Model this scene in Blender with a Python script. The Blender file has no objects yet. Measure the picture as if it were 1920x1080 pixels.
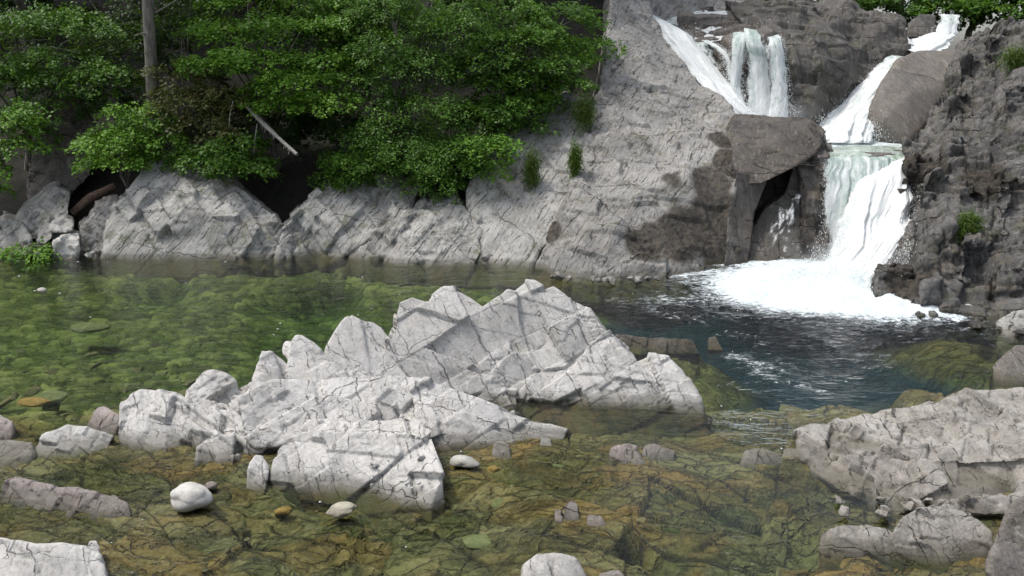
import bpy, bmesh, math, random, time
import numpy as np
from mathutils import Vector, geometry
R = math.radians
C = bpy.context.scene.collection
scn = bpy.context.scene
T0 = time.time()

# ---------------------------------------------------------------- camera
F, PITCH, H = 1507.0, R(15.6), 4.0
cam_d = bpy.data.cameras.new("camera"); cam = bpy.data.objects.new("camera", cam_d); C.objects.link(cam)
cam_d.sensor_width = 36; cam_d.lens = 36 * F / 1920; cam_d.clip_end = 2000; cam_d.clip_start = 0.05
cam.location = (0, 0, H); cam.rotation_euler = (R(90) - PITCH, 0, 0)
scn.camera = cam
scn.render.resolution_x = 1024; scn.render.resolution_y = 576
# ---------------------------------------------------------------- light
SUN_EL, SUN_AZ = R(64), R(-92)      # azimuth from +Y towards +X; high sun, left and a little behind the camera
w = bpy.data.worlds.new("World"); scn.world = w; w.use_nodes = True
nt = w.node_tree; nt.nodes.clear()
sky = nt.nodes.new('ShaderNodeTexSky'); sky.sky_type = 'NISHITA'; sky.sun_disc = False
sky.sun_elevation = SUN_EL; sky.sun_rotation = SUN_AZ; sky.air_density = 1.0; sky.dust_density = 3.0
bg = nt.nodes.new('ShaderNodeBackground'); bg.inputs[1].default_value = 0.15
hs = nt.nodes.new('ShaderNodeHueSaturation'); hs.inputs['Saturation'].default_value = 0.5
wo = nt.nodes.new('ShaderNodeOutputWorld')
nt.links.new(sky.outputs[0], hs.inputs['Color']); nt.links.new(hs.outputs[0], bg.inputs[0]); nt.links.new(bg.outputs[0], wo.inputs[0])
sd = bpy.data.lights.new("sun", 'SUN'); sun = bpy.data.objects.new("sun", sd); C.objects.link(sun)
sd.energy = 1.75; sd.angle = R(9); sd.color = (1, 0.95, 0.88)
sv = Vector((math.sin(SUN_AZ) * math.cos(SUN_EL), math.cos(SUN_AZ) * math.cos(SUN_EL), math.sin(SUN_EL)))
sun.rotation_euler = sv.to_track_quat('Z', 'Y').to_euler(); sun.location = (0, 0, 30)
scn.view_settings.view_transform = 'Standard'; scn.view_settings.look = 'None'
scn.view_settings.exposure = 0.55; scn.view_settings.gamma = 1
cy = scn.cycles
cy.max_bounces = 8; cy.diffuse_bounces = 3; cy.glossy_bounces = 3; cy.transmission_bounces = 4
cy.transparent_max_bounces = 24; cy.volume_bounces = 2; cy.caustics_reflective = False; cy.caustics_refractive = False
cy.sample_clamp_indirect = 6
cy.use_denoising = True

# ---------------------------------------------------------------- pixel helpers (reference survey of the photo)
cp, sp_ = math.cos(PITCH), math.sin(PITCH)
def ray(px, py):
    u = (px - 960) / F; v = (540 - py) / F
    return Vector((u, cp + v * sp_, -sp_ + v * cp))
def V(px, py, D):
    r = ray(px, py); return Vector((0, 0, H)) + r * (D / r.y)
def G(px, py, z=0.0):
    r = ray(px, py); return Vector((0, 0, H)) + r * ((z - H) / r.z)
def proj(p):
    q = Vector(p) - Vector((0, 0, H))
    d = q.y * cp - q.z * sp_; up = q.y * sp_ + q.z * cp
    return (960 + F * q.x / d, 540 - F * up / d)

# ---------------------------------------------------------------- noise
def _h(ix, iy, iz, s):
    n = (ix.astype(np.int64) * 73856093) ^ (iy.astype(np.int64) * 19349663) ^ (iz.astype(np.int64) * 83492791) ^ (s * 2654435761)
    n = (n ^ (n >> 13)) * 1274126177; n &= 0xffffffff
    n = (n ^ (n >> 16)) * 668265263; n &= 0xffffffff
    return ((n ^ (n >> 15)) & 0xffff) / 65535.0
def vnoise(P, s=0):
    I = np.floor(P).astype(np.int64); f = P - I; f = f * f * (3 - 2 * f); r = 0
    for a in (0, 1):
        wx = f[:, 0] if a else 1 - f[:, 0]
        for b in (0, 1):
            wy = f[:, 1] if b else 1 - f[:, 1]
            for c in (0, 1):
                wz = f[:, 2] if c else 1 - f[:, 2]
                r = r + _h(I[:, 0] + a, I[:, 1] + b, I[:, 2] + c, s) * wx * wy * wz
    return r
def fbm(P, s=0, o=4):
    a, t, r = 1.0, 0.0, 0.0
    for k in range(o):
        r = r + a * vnoise(P * (2.03 ** k) + 17.3 * k, s + k); t += a; a *= 0.5
    return r / t
def voro(P, s=0):
    I = np.floor(P).astype(np.int64)
    f1 = np.full(len(P), 9.0); f2 = np.full(len(P), 9.0); idr = np.zeros(len(P)); vec = np.zeros_like(P)
    for a in (-1, 0, 1):
        for b in (-1, 0, 1):
            for c in (-1, 0, 1):
                x, y, z = I[:, 0] + a, I[:, 1] + b, I[:, 2] + c
                h1 = _h(x, y, z, s)
                q = np.stack([x + h1, y + _h(x, y, z, s + 1), z + _h(x, y, z, s + 2)], 1)
                dv = P - q; d = np.sqrt((dv * dv).sum(1))
                m = d < f1
                f2 = np.where(m, f1, np.minimum(f2, d)); idr = np.where(m, np.modf(h1 * 97.13)[0], idr)
                vec[m] = dv[m]; f1 = np.where(m, d, f1)
    return f1, f2, idr, vec
def joints(P, n, sp, s=0, warp=0.35, ws=0.5):
    n = np.array(n, float); n /= np.linalg.norm(n)
    t = P @ n / sp + warp * (fbm(P * ws, s + 50, 3) - 0.5) * 2 / max(sp, .3)
    k0 = np.floor(t).astype(np.int64); z = k0 * 0
    f1 = np.full(len(t), 9.0); f2 = f1.copy(); rid = f1 * 0; off = f1 * 0
    for d in (-1, 0, 1):
        k = k0 + d; q = k + 0.5 + 0.85 * (_h(k, z, z, s) - 0.5); e = np.abs(t - q); m = e < f1
        f2 = np.where(m, f1, np.minimum(f2, e)); rid = np.where(m, _h(k, z, z + 3, s + 9), rid); off = np.where(m, t - q, off)
        f1 = np.where(m, e, f1)
    return (f2 - f1) * 0.5 * sp, rid, off * sp
def blocks(P, ns, sps, s=0, warp=.3, ws=.6):
    D = np.full(len(P), 9.0); key = np.zeros(len(P)); tl = 0
    for i, (n, sp) in enumerate(zip(ns, sps)):
        sh = 0
        if i: sh = (np.modf(key * 91.7)[0] - .5) * sp * .9          # offset the joints from block to block
        Q = P + np.outer(sh, np.array(n, float) / np.linalg.norm(n)) if i else P
        d, rid, off = joints(Q, n, sp, s + 11 * i, warp, ws)
        D = np.minimum(D, d); tl = tl + off * (np.modf(rid * 53.1 + key * 7.7)[0] - .5); key = np.modf(key * 17.3 + rid * 31.7 + .13)[0]
    return D, key, tl
def sm(x, a, b):
    t = np.clip((x - a) / (b - a), 0, 1); return t * t * (3 - 2 * t)
def rotbasis(n):
    n = Vector(n).normalized(); a = n.orthogonal().normalized(); b = n.cross(a)
    return np.array([a, b, n])

# ---------------------------------------------------------------- object helpers
def tag(o, label=None, cat=None, group=None, kind=None):
    if label: o['label'] = label
    if cat: o['category'] = cat
    if group: o['group'] = group
    if kind: o['kind'] = kind
    return o
def empty(name, loc=(0, 0, 0)):
    o = bpy.data.objects.new(name, None); C.objects.link(o); o.location = loc; o.empty_display_size = .1; return o
def link(name, me, mat, parent=None, loc=None):
    me.materials.clear(); me.materials.append(mat)
    o = bpy.data.objects.new(name, me); C.objects.link(o)
    if parent: o.parent = parent
    if loc is not None: o.location = loc
    return o
def np_mesh(name, co, faces, smooth=True):
    """faces: (n,4) or (n,3) int array"""
    me = bpy.data.meshes.new(name); co = np.ascontiguousarray(co, dtype=np.float32)
    me.vertices.add(len(co)); me.vertices.foreach_set('co', co.ravel())
    n, k = faces.shape
    me.loops.add(n * k); me.loops.foreach_set('vertex_index', np.ascontiguousarray(faces, dtype=np.int32).ravel())
    me.polygons.add(n); me.polygons.foreach_set('loop_start', np.arange(0, n * k, k, dtype=np.int32))
    me.polygons.foreach_set('use_smooth', np.full(n, smooth)); me.update(calc_edges=True)
    return me
def attr(me, name, v):
    a = me.attributes.new(name, 'FLOAT', 'POINT'); a.data.foreach_set('value', np.ascontiguousarray(v, dtype=np.float32))
def origin(me, p):
    n = len(me.vertices); co = np.empty(n * 3, np.float32); me.vertices.foreach_get('co', co)
    co = co.reshape(-1, 3) - np.array(p, np.float32); me.vertices.foreach_set('co', co.ravel()); me.update()

# relief: outline + inner survey points -> closed solid
V_w = V
def on_plane(px, py, pl):
    a, b, s_ = G(*pl[0]), G(*pl[1]), pl[2]
    n = Vector((-(b.y - a.y), b.x - a.x, 0)); n.normalize()
    if n.y < 0: n = -n
    r = ray(px, py); t = (H + s_ * n.dot(Vector((a.x, a.y, 0)))) / (s_ * (n.x * r.x + n.y * r.y) - r.z)
    return Vector((0, 0, H)) + r * t
def relief(bm, outline, inner=(), back=(0.15, 1.2, -0.3), under=(0, -0.3, -0.45), plane=None):
    def V(px, py, D):
        if 0 < D < 4: return G(px, py, D)
        return on_plane(px, py, plane) if plane else V_w(px, py, D)
    P, pin = [], []
    for p in outline:
        if p[2] == 0:
            wpt = G(p[0], p[1]); pin.append(wpt); P.append(wpt + Vector(under))
        else: P.append(V(*p))
    n = len(P)
    I = pin + [V(*p) if p[2] else G(p[0], p[1]) for p in inner]
    al = P + I
    pp = [Vector(proj(q)) for q in al]
    r = geometry.delaunay_2d_cdt(pp, [(i, (i + 1) % n) for i in range(n)], [list(range(n))], 1, 1e-4)
    co2, ed, fa, ov = r[0], r[1], r[2], r[3]
    pts = []
    for i, c in enumerate(co2):
        if ov[i]: pts.append(al[ov[i][0]])
        else:
            j = min(range(len(al)), key=lambda k: (pp[k] - c).length); pts.append(al[j])
    v = [bm.verts.new(p) for p in pts]
    b = Vector(back); vb = [bm.verts.new(p + b + Vector((b.y * p.x / max(p.y, 1), 0, 0))) for p in pts]
    cnt = {}
    for f in fa:
        for i in range(len(f)):
            a, c = f[i], f[(i + 1) % len(f)]; cnt[(a, c)] = 1
        try: bm.faces.new([v[i] for i in f]); bm.faces.new([vb[i] for i in reversed(f)])
        except ValueError: pass
    for (a, c) in cnt:
        if (c, a) not in cnt:
            try: bm.faces.new([v[c], v[a], vb[a], vb[c]])
            except ValueError: pass
def hull(bm, pts):
    b2 = bmesh.new()
    for p in pts: b2.verts.new(p)
    bmesh.ops.convex_hull(b2, input=b2.verts[:], use_existing_faces=False)
    bmesh.ops.delete(b2, geom=[v for v in b2.verts if not v.link_faces], context='VERTS')
    m = bpy.data.meshes.new('tmp_hull'); b2.to_mesh(m); b2.free(); bm.from_mesh(m); bpy.data.meshes.remove(m)

def remesh(bm, voxel, relax=0):
    bmesh.ops.recalc_face_normals(bm, faces=bm.faces[:])
    me = bpy.data.meshes.new('tmp'); bm.to_mesh(me); bm.free()
    o = bpy.data.objects.new('tmp', me); C.objects.link(o)
    md = o.modifiers.new('r', 'REMESH'); md.mode = 'VOXEL'; md.voxel_size = voxel; md.adaptivity = 0
    if relax: ms = o.modifiers.new('s', 'SMOOTH'); ms.factor = .5; ms.iterations = relax
    dg = bpy.context.evaluated_depsgraph_get(); dg.update()
    m2 = bpy.data.meshes.new_from_object(o.evaluated_get(dg))
    bpy.data.objects.remove(o); bpy.data.meshes.remove(me)
    return m2
def get_co(me):
    n = len(me.vertices); co = np.empty(n * 3, np.float32); me.vertices.foreach_get('co', co); co = co.reshape(-1, 3).astype(float)
    no = np.empty(n * 3, np.float32)
    me.vertices.foreach_get('normal', no); return co, no.reshape(-1, 3).astype(float)

def rockify(me, sets=(), vor=(), big=0.05, fine=0.012, seed=0, blk=(), crackw=0.02, crackd=0.015, rough_mask=None, smooth_n=0):
    """sets: (normal, spacing, step amp, crack amount, warp); vor: (scale vec or float, amp, crack, mask_threshold)"""
    P, N = get_co(me)
    dN = big * (fbm(P * 0.9, seed, 3) - .5) * 2; d = np.zeros(len(P))
    tone = 0.35 * (fbm(P * 1.3, seed + 31, 3) - .5); crack = np.zeros(len(P))
    for i, st in enumerate(sets):
        n, s, amp, ca, wp = st
        dist, rid, off = joints(P, n, s, seed * 7 + i * 13, wp)
        m = sm(fbm(P * (0.8 / max(s, .25)), seed + 90 + i, 2), 0.36, 0.56)
        wv = crackw * (0.35 + 1.1 * vnoise(P * 6.0, seed + i))
        c = np.clip(1 - dist / wv, 0, 1) * m * ca
        crack = np.maximum(crack, c)
        d += amp * (rid - .5) * (0.4 + 0.6 * m) + off * amp * (np.modf(rid * 37.7)[0] - .5) * 1.6
        tone += 0.3 * (rid - .5)
    for i, st in enumerate(vor):
        sc, amp, ca, th = st
        A = rotbasis(sets[0][0]) if sets else np.eye(3)
        Q = (P @ A.T) / np.array(sc if hasattr(sc, '__len__') else (sc,) * 3)
        Q = Q + 0.35 * (np.stack([vnoise(Q * 1.7, seed + 5), vnoise(Q * 1.7, seed + 6), vnoise(Q * 1.7, seed + 7)], 1) - .5)
        f1, f2, idr, vec = voro(Q, seed * 3 + i * 5 + 2)
        m = sm(fbm(P * 0.7, seed + 70 + i, 3), th, th + 0.12)
        e = f2 - f1; s0 = np.mean(sc) if hasattr(sc, '__len__') else sc
        c = np.clip(1 - e * s0 / (crackw * 1.6), 0, 1) * ca
        rv = np.stack([np.modf(idr * 13.7)[0], np.modf(idr * 29.1)[0], np.modf(idr * 51.7)[0]], 1) - .5
        d += m * amp * ((idr - .5) + (vec * rv).sum(1) * 2.2)
        crack = np.maximum(crack, c * m); tone += m * 0.35 * (idr - .5)
    for i, st in enumerate(blk):
        sc, amp, tilt, ca, th = st
        ns = [q[0] for q in sets][:3]; asp = (1.0, .62, .8)
        D, key, tl = blocks(P, ns, [sc * a for a in asp], seed * 5 + 31 * i, .12)
        m = sm(fbm(P * 0.6, seed + 60 + i, 3), th, th + 0.10)
        d += m * (amp * (key - .5) + tilt * tl); tone += m * .4 * (np.modf(key * 5.3)[0] - .5)
        crack = np.maximum(crack, np.clip(1 - D / (crackw * min(1, .35 + sc)), 0, 1) * ca * m * (.4 + .9 * vnoise(P * 5, seed + i)))
    dN += fine * (fbm(P * 7, seed + 3, 4) - .5) * 2 - crackd * crack
    dv = np.array([0, -.64, .77]); P2 = P + N * (dN + .35 * d)[:, None] + dv * (.65 * d)[:, None]
    me.vertices.foreach_set('co', P2.astype(np.float32).ravel()); me.update()
    attr(me, 'tone', np.clip(tone + .5, 0, 1)); attr(me, 'crack', crack)
    me.polygons.foreach_set('use_smooth', np.full(len(me.polygons), True))
    return me
def rock(name, bm, voxel, mat, label, cat, parent=None, group=None, relax=0, stain=(), **kw):
    me = remesh(bm, voxel, relax); rockify(me, **kw)
    P, _ = get_co(me); stv = np.zeros(len(P)); nz = .6 * (fbm(P * 1.6, 44, 4) - .5)
    for px, py, D, r_ in stain:
        c_ = np.array(V(px, py, D)); dd = np.sqrt((((P - c_) / np.array([1, 1.6, 1.1])) ** 2).sum(1)) / r_ + nz; stv = np.maximum(stv, sm(dd, 1.05, .8))
    attr(me, 'stain', stv)
    co, _ = get_co(me); b = (co[:, 0].mean(), co[:, 1].mean(), co[:, 2].min()); origin(me, b)
    attr(me, 'wz', co[:, 2])
    me.name = name
    o = link(name, me, mat, parent, b); tag(o, label, cat, group)
    return o

# ---------------------------------------------------------------- node materials
class NB:
    def __init__(s, name):
        s.m = bpy.data.materials.new(name); s.m.use_nodes = True; s.t = s.m.node_tree; s.t.nodes.clear()
        s.out = s.t.nodes.new('ShaderNodeOutputMaterial')
        s.geo = s.t.nodes.new('ShaderNodeNewGeometry').outputs['Position']
    def n(s, typ, ins=None, **kw):
        nd = s.t.nodes.new(typ)
        for k, v in kw.items(): setattr(nd, k, v)
        for k, v in (ins or {}).items():
            if isinstance(v, bpy.types.NodeSocket): s.t.links.new(v, nd.inputs[k])
            else: nd.inputs[k].default_value = v
        return nd
    def noise(s, vec, scale, detail=4, rough=.6, dist=0):
        return s.n('ShaderNodeTexNoise', {'Vector': vec, 'Scale': scale, 'Detail': detail, 'Roughness': rough, 'Distortion': dist}).outputs['Fac']
    def voronoi(s, vec, scale, feature='F1', out='Distance', rnd=1.0):
        return s.n('ShaderNodeTexVoronoi', {'Vector': vec, 'Scale': scale, 'Randomness': rnd}, feature=feature).outputs[out]
    def math(s, op, a, b=0.0, c=0.0, clamp=False):
        return s.n('ShaderNodeMath', {0: a, 1: b, 2: c}, operation=op, use_clamp=clamp).outputs[0]
    def ramp(s, x, a, b, lo=0.0, hi=1.0):
        return s.n('ShaderNodeMapRange', {'Value': x, 'From Min': a, 'From Max': b, 'To Min': lo, 'To Max': hi}, interpolation_type='SMOOTHSTEP').outputs['Result']
    def mix(s, f, a, b, mode='MIX'):
        def c(v): return tuple(v) + (1,) if isinstance(v, (tuple, list)) and len(v) == 3 else v
        return s.n('ShaderNodeMix', {0: f, 6: c(a), 7: c(b)}, data_type='RGBA', blend_type=mode).outputs[2]
    def attr(s, name): return s.n('ShaderNodeAttribute', attribute_name=name).outputs['Fac']
    def map(s, vec, scale=(1, 1, 1), rot=(0, 0, 0)):
        return s.n('ShaderNodeMapping', {'Vector': vec, 'Scale': scale, 'Rotation': rot}).outputs[0]
    def bump(s, h, strength=.5, dist=.02, nrm=None):
        i = {'Height': h, 'Strength': strength, 'Distance': dist}
        if nrm is not None: i['Normal'] = nrm
        return s.n('ShaderNodeBump', i).outputs[0]

ALG1, ALG2, ALG3 = (.03, .036, .010), (.085, .088, .024), (.11, .078, .028)
def algae(b, P, tone):
    big = b.noise(P, 0.9, 4, .6); med = b.noise(P, 5, 6, .7)
    c = b.mix(b.ramp(big, .42, .62), ALG2, ALG3)
    c = b.mix(b.ramp(b.math('ADD', b.math('MULTIPLY', med, .55), b.math('MULTIPLY', tone, .45)), .38, .56), ALG1, c)
    return c
def sjoints(b, P, sets):
    out = None
    for k, (n, spc, wp, wd) in enumerate(sets):
        n = Vector(n).normalized()
        wn = b.noise(P, .9 / spc * .5, 5, .62)
        t = b.math('ADD', b.math('DIVIDE', b.n('ShaderNodeVectorMath', {0: P, 1: tuple(n)}, operation='DOT_PRODUCT').outputs['Value'], spc), b.math('MULTIPLY', wn, wp * 2))
        e = b.n('ShaderNodeTexVoronoi', {'W': b.math('ADD', t, 13.7 * k), 'Scale': 1.0}, voronoi_dimensions='1D', feature='DISTANCE_TO_EDGE').outputs['Distance']
        m = b.ramp(b.noise(b.n('ShaderNodeVectorMath', {0: P, 1: (7.1 * k, 3.3, 1.7)}, operation='ADD').outputs[0], .7 / spc, 2, .5), .48, .62)
        jag = b.ramp(b.noise(P, 11, 4, .75), .32, .68, .1, 2.0)
        c = b.math('MULTIPLY', b.ramp(b.math('MULTIPLY', e, spc), b.math('MULTIPLY', jag, wd), 0.0), m)
        out = c if out is None else b.math('MAXIMUM', out, c)
    return out
WJ = [((.82, -.1, .55), .38, .45, .011), ((.75, -.2, .62), .15, .5, .006), ((-.5, .25, .8), 1.1, .5, .008), ((.2, .9, .4), .6, .6, .006)]
BJ = [((-.8, .1, .55), .50, .45, .022), ((-.74, .2, .62), .2, .5, .012), ((-.85, .1, .48), .11, .5, .008), ((.75, .3, .55), 1.7, .5, .016), ((.1, .5, .8), 1.0, .6, .012)]
RJ = [((.8, -.5, .2), .7, .5, .022), ((.05, .3, .95), .45, .5, .02), ((.5, .8, .1), .8, .5, .018)]
def rock_mat(name, c1, c2, c3=None, dirt_shade=(.03, .028, .022), crackmix=.75, lich=None, rough=.8, bumpd=.02, grain=40, alg=True, stretch=None, c3amt=.5, jn=None):
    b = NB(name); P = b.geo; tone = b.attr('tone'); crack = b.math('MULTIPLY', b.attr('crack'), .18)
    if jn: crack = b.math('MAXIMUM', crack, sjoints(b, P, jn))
    Ps = b.map(P, *stretch) if stretch else P
    n1 = b.noise(Ps, 1.6, 6, .62, .4); n2 = b.noise(Ps, 9, 6, .7); n3 = b.noise(P, grain, 4, .7)
    f = b.math('ADD', b.math('MULTIPLY', n1, .5), b.math('ADD', b.math('MULTIPLY', n2, .3), b.math('MULTIPLY', tone, .35)))
    sn = Vector(jn[0][0]).normalized() if jn else Vector((.8, 0, .6)); sa = sn.orthogonal().normalized(); sb = sn.cross(sa)
    dt = lambda v, k: b.math('MULTIPLY', b.n('ShaderNodeVectorMath', {0: P, 1: tuple(v)}, operation='DOT_PRODUCT').outputs['Value'], k)
    sv3 = b.n('ShaderNodeCombineXYZ', {0: dt(sn, 1.0), 1: dt(sa, .18), 2: dt(sb, .18)}).outputs[0]
    strk = b.noise(sv3, 16, 6, .72, .3); strk2 = b.noise(sv3, 45, 4, .7, .2)
    col = b.mix(b.ramp(f, .38, .74), c2, c1)
    col = b.mix(b.ramp(strk, .50, .66, 0, .42), col, b.mix(.45, dirt_shade, col)); col = b.mix(b.ramp(strk, .46, .34, 0, .30), col, b.mix(.5, c1, (.75, .73, .68)))
    if c3: col = b.mix(b.math('MULTIPLY', b.ramp(b.noise(Ps, 2.3, 5, .65, .8), .5, .66), c3amt), col, c3)
    if lich: col = b.mix(b.math('MULTIPLY', b.ramp(b.noise(P, 3.1, 7, .75), .53, .63), .7), col, lich)
    col = b.mix(b.math('MULTIPLY', b.ramp(b.noise(P, 1.1, 8, .78, 1.0), .50, .64), .38), col, b.mix(.35, dirt_shade, col))
    col = b.mix(b.math('MULTIPLY', b.ramp(b.noise(P, 2.7, 8, .8, .5), .57, .66), .30), col, (.30, .24, .15))
    col = b.mix(b.ramp(n3, .4, .75, .0, .16), col, b.mix(.5, col, (1, 1, 1), 'MIX'))
    col = b.mix(b.ramp(n3, .5, .3, .0, .22), col, dirt_shade)
    # fine veins / hairline joints
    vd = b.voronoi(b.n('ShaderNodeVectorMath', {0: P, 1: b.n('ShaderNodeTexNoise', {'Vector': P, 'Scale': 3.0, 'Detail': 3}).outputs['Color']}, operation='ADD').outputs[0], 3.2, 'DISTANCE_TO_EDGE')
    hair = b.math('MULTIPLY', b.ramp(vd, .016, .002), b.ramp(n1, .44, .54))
    col = b.mix(b.math('MULTIPLY', hair, .7), col, dirt_shade)
    col = b.mix(b.math('MULTIPLY', b.ramp(crack, .15, .8), crackmix), col, dirt_shade)  # shadow inside the cracks painted into the colour, same tone as the dirt
    col = b.mix(b.math('MULTIPLY', b.attr('stain'), .93), col, b.mix(b.ramp(n2, .35, .65), (.022, .020, .018), (.085, .070, .052)))
    if alg:
        z = b.n('ShaderNodeSeparateXYZ', {0: P}).outputs[2]
        zz = b.math('ADD', z, b.math('MULTIPLY', n2, -.06))
        wet = b.ramp(zz, .09, .0)
        col = b.mix(b.math('MULTIPLY', wet, .75), col, b.mix(.7, col, (.06, .055, .03)))
        col = b.mix(b.ramp(zz, -.02, -.12), col, algae(b, P, tone))
    h = b.math('ADD', b.math('MULTIPLY', b.noise(Ps, 6, 9, .78), 1.3), b.math('ADD', b.math('MULTIPLY', n3, .15), b.math('ADD', b.math('MULTIPLY', strk, .6), b.math('MULTIPLY', strk2, .3))))
    h = b.math('SUBTRACT', h, b.math('MULTIPLY', hair, .25))
    h = b.math('SUBTRACT', h, b.math('MULTIPLY', crack, 1.3))
    nr = b.bump(h, .8, bumpd)
    p = b.n('ShaderNodeBsdfPrincipled', {'Base Color': col, 'Roughness': rough, 'Normal': nr, 'Specular IOR Level': .3})
    b.t.links.new(p.outputs[0], b.out.inputs[0]); return b.m

M = {}
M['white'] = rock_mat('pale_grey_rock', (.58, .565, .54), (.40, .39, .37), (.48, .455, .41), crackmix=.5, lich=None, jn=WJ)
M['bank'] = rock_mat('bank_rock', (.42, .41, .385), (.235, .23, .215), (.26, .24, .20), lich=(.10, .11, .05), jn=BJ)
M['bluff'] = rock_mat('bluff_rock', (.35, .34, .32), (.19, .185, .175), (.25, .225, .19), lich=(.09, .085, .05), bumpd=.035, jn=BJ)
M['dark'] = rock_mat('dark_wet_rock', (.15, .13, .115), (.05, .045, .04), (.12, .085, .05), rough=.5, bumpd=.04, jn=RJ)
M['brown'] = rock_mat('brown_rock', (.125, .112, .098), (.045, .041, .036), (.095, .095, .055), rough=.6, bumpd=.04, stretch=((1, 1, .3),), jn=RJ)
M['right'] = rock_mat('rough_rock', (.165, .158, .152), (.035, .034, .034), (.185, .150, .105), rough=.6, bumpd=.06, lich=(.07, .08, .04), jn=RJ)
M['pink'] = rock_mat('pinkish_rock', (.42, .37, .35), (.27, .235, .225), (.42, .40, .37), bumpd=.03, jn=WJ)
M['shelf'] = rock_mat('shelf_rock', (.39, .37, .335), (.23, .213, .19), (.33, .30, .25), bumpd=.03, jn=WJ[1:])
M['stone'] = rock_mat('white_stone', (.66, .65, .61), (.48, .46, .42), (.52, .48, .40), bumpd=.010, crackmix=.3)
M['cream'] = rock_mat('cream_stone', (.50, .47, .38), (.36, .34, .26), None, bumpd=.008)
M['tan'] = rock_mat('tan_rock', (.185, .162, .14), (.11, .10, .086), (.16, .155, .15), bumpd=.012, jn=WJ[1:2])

def bed_mat():
    b = NB('stream_bed'); P = b.geo; tone = b.attr('tone'); crack = b.attr('crack'); cob = b.attr('cob')
    big = b.noise(P, .8, 4, .6); med = b.noise(P, 4, 7, .72); fin = b.noise(P, 22, 5, .75)
    c = b.mix(b.ramp(big, .42, .60), (.12, .11, .034), (.21, .135, .040))
    c = b.mix(b.ramp(b.math('ADD', b.math('MULTIPLY', med, .5), b.math('MULTIPLY', tone, .5)), .36, .58), (.035, .045, .010), c)
    wv = b.n('ShaderNodeVectorMath', {0: P, 1: b.n('ShaderNodeVectorMath', {0: b.n('ShaderNodeTexNoise', {'Vector': P, 'Scale': 1.6, 'Detail': 6, 'Roughness': .65}).outputs['Color'], 1: (.55, .55, .0)}, operation='MULTIPLY').outputs[0]}, operation='ADD').outputs[0]
    for k, (sc_, rt_) in enumerate((((.85, 2.3, .01), .52), ((2.6, 7.0, .01), .40))):
        q = b.map(wv, sc_, (0, 0, rt_))
        cc = b.n('ShaderNodeSeparateXYZ', {0: b.voronoi(q, 1.0, 'F1', 'Color')}).outputs
        ed = b.voronoi(q, 1.0, 'DISTANCE_TO_EDGE')
        slab = b.mix(b.ramp(cc[0], .45, .55), b.mix(b.ramp(cc[1], .4, .6), (.045, .062, .015), (.135, .145, .036)), b.mix(b.ramp(cc[1], .4, .6), (.26, .175, .045), (.25, .25, .11)))
        c = b.mix(.58 if k == 0 else .26, c, slab)
        c = b.mix(b.math('MULTIPLY', b.ramp(ed, .030, .0), .6 if k == 0 else .25), c, (.012, .014, .006))
        slabe = ed if k == 0 else b.math('MINIMUM', slabe, ed)
    g = b.mix(b.ramp(tone, .2, .9), (.06, .08, .012), (.33, .33, .11))
    g = b.mix(b.ramp(big, .5, .65, 0, .6), g, (.10, .12, .02)); g = b.mix(b.ramp(med, .55, .35, 0, .7), g, (.04, .05, .012))
    c = b.mix(cob, c, g)
    c = b.mix(b.ramp(fin, .46, .62, 0, .5), c, b.mix(.5, c, (.36, .33, .17)))
    c = b.mix(b.ramp(fin, .5, .3, 0, .5), c, (.02, .025, .008))
    c = b.mix(b.math('MULTIPLY', b.ramp(b.noise(P, 1.1, 6, .72, .8), .50, .60), .55), c, (.028, .030, .012))
    c = b.mix(b.math('MULTIPLY', b.ramp(crack, .1, .8), .8), c, (.012, .014, .006))
    z = b.n('ShaderNodeSeparateXYZ', {0: P}).outputs[2]
    zz = b.math('ADD', z, b.math('MULTIPLY', med, -.05))
    dry = b.mix(b.ramp(med, .35, .65), (.24, .21, .18), (.42, .38, .34))
    c = b.mix(b.ramp(zz, -.035, .0), c, dry)
    c = b.mix(b.attr('deep'), c, (.007, .042, .085))
    sj = b.math('MULTIPLY', sjoints(b, P, [((.55, 1, 0), .42, .5, .014), ((1, -.45, 0), .9, .6, .012), ((.25, 1, 0), .17, .5, .007)]), b.math('SUBTRACT', 1.0, cob))
    c = b.mix(b.math('MULTIPLY', sj, .5), c, (.012, .014, .006))
    nr = b.bump(b.math('ADD', b.math('SUBTRACT', b.noise(P, 9, 8, .75), sj), b.math('MULTIPLY', b.ramp(slabe, .0, .10), b.math('SUBTRACT', 1.2, cob))), 1.0, .04)
    p = b.n('ShaderNodeBsdfPrincipled', {'Base Color': c, 'Roughness': .8, 'Normal': nr, 'Specular IOR Level': .2})
    b.t.links.new(p.outputs[0], b.out.inputs[0]); return b.m
M['bed'] = bed_mat()

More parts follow.
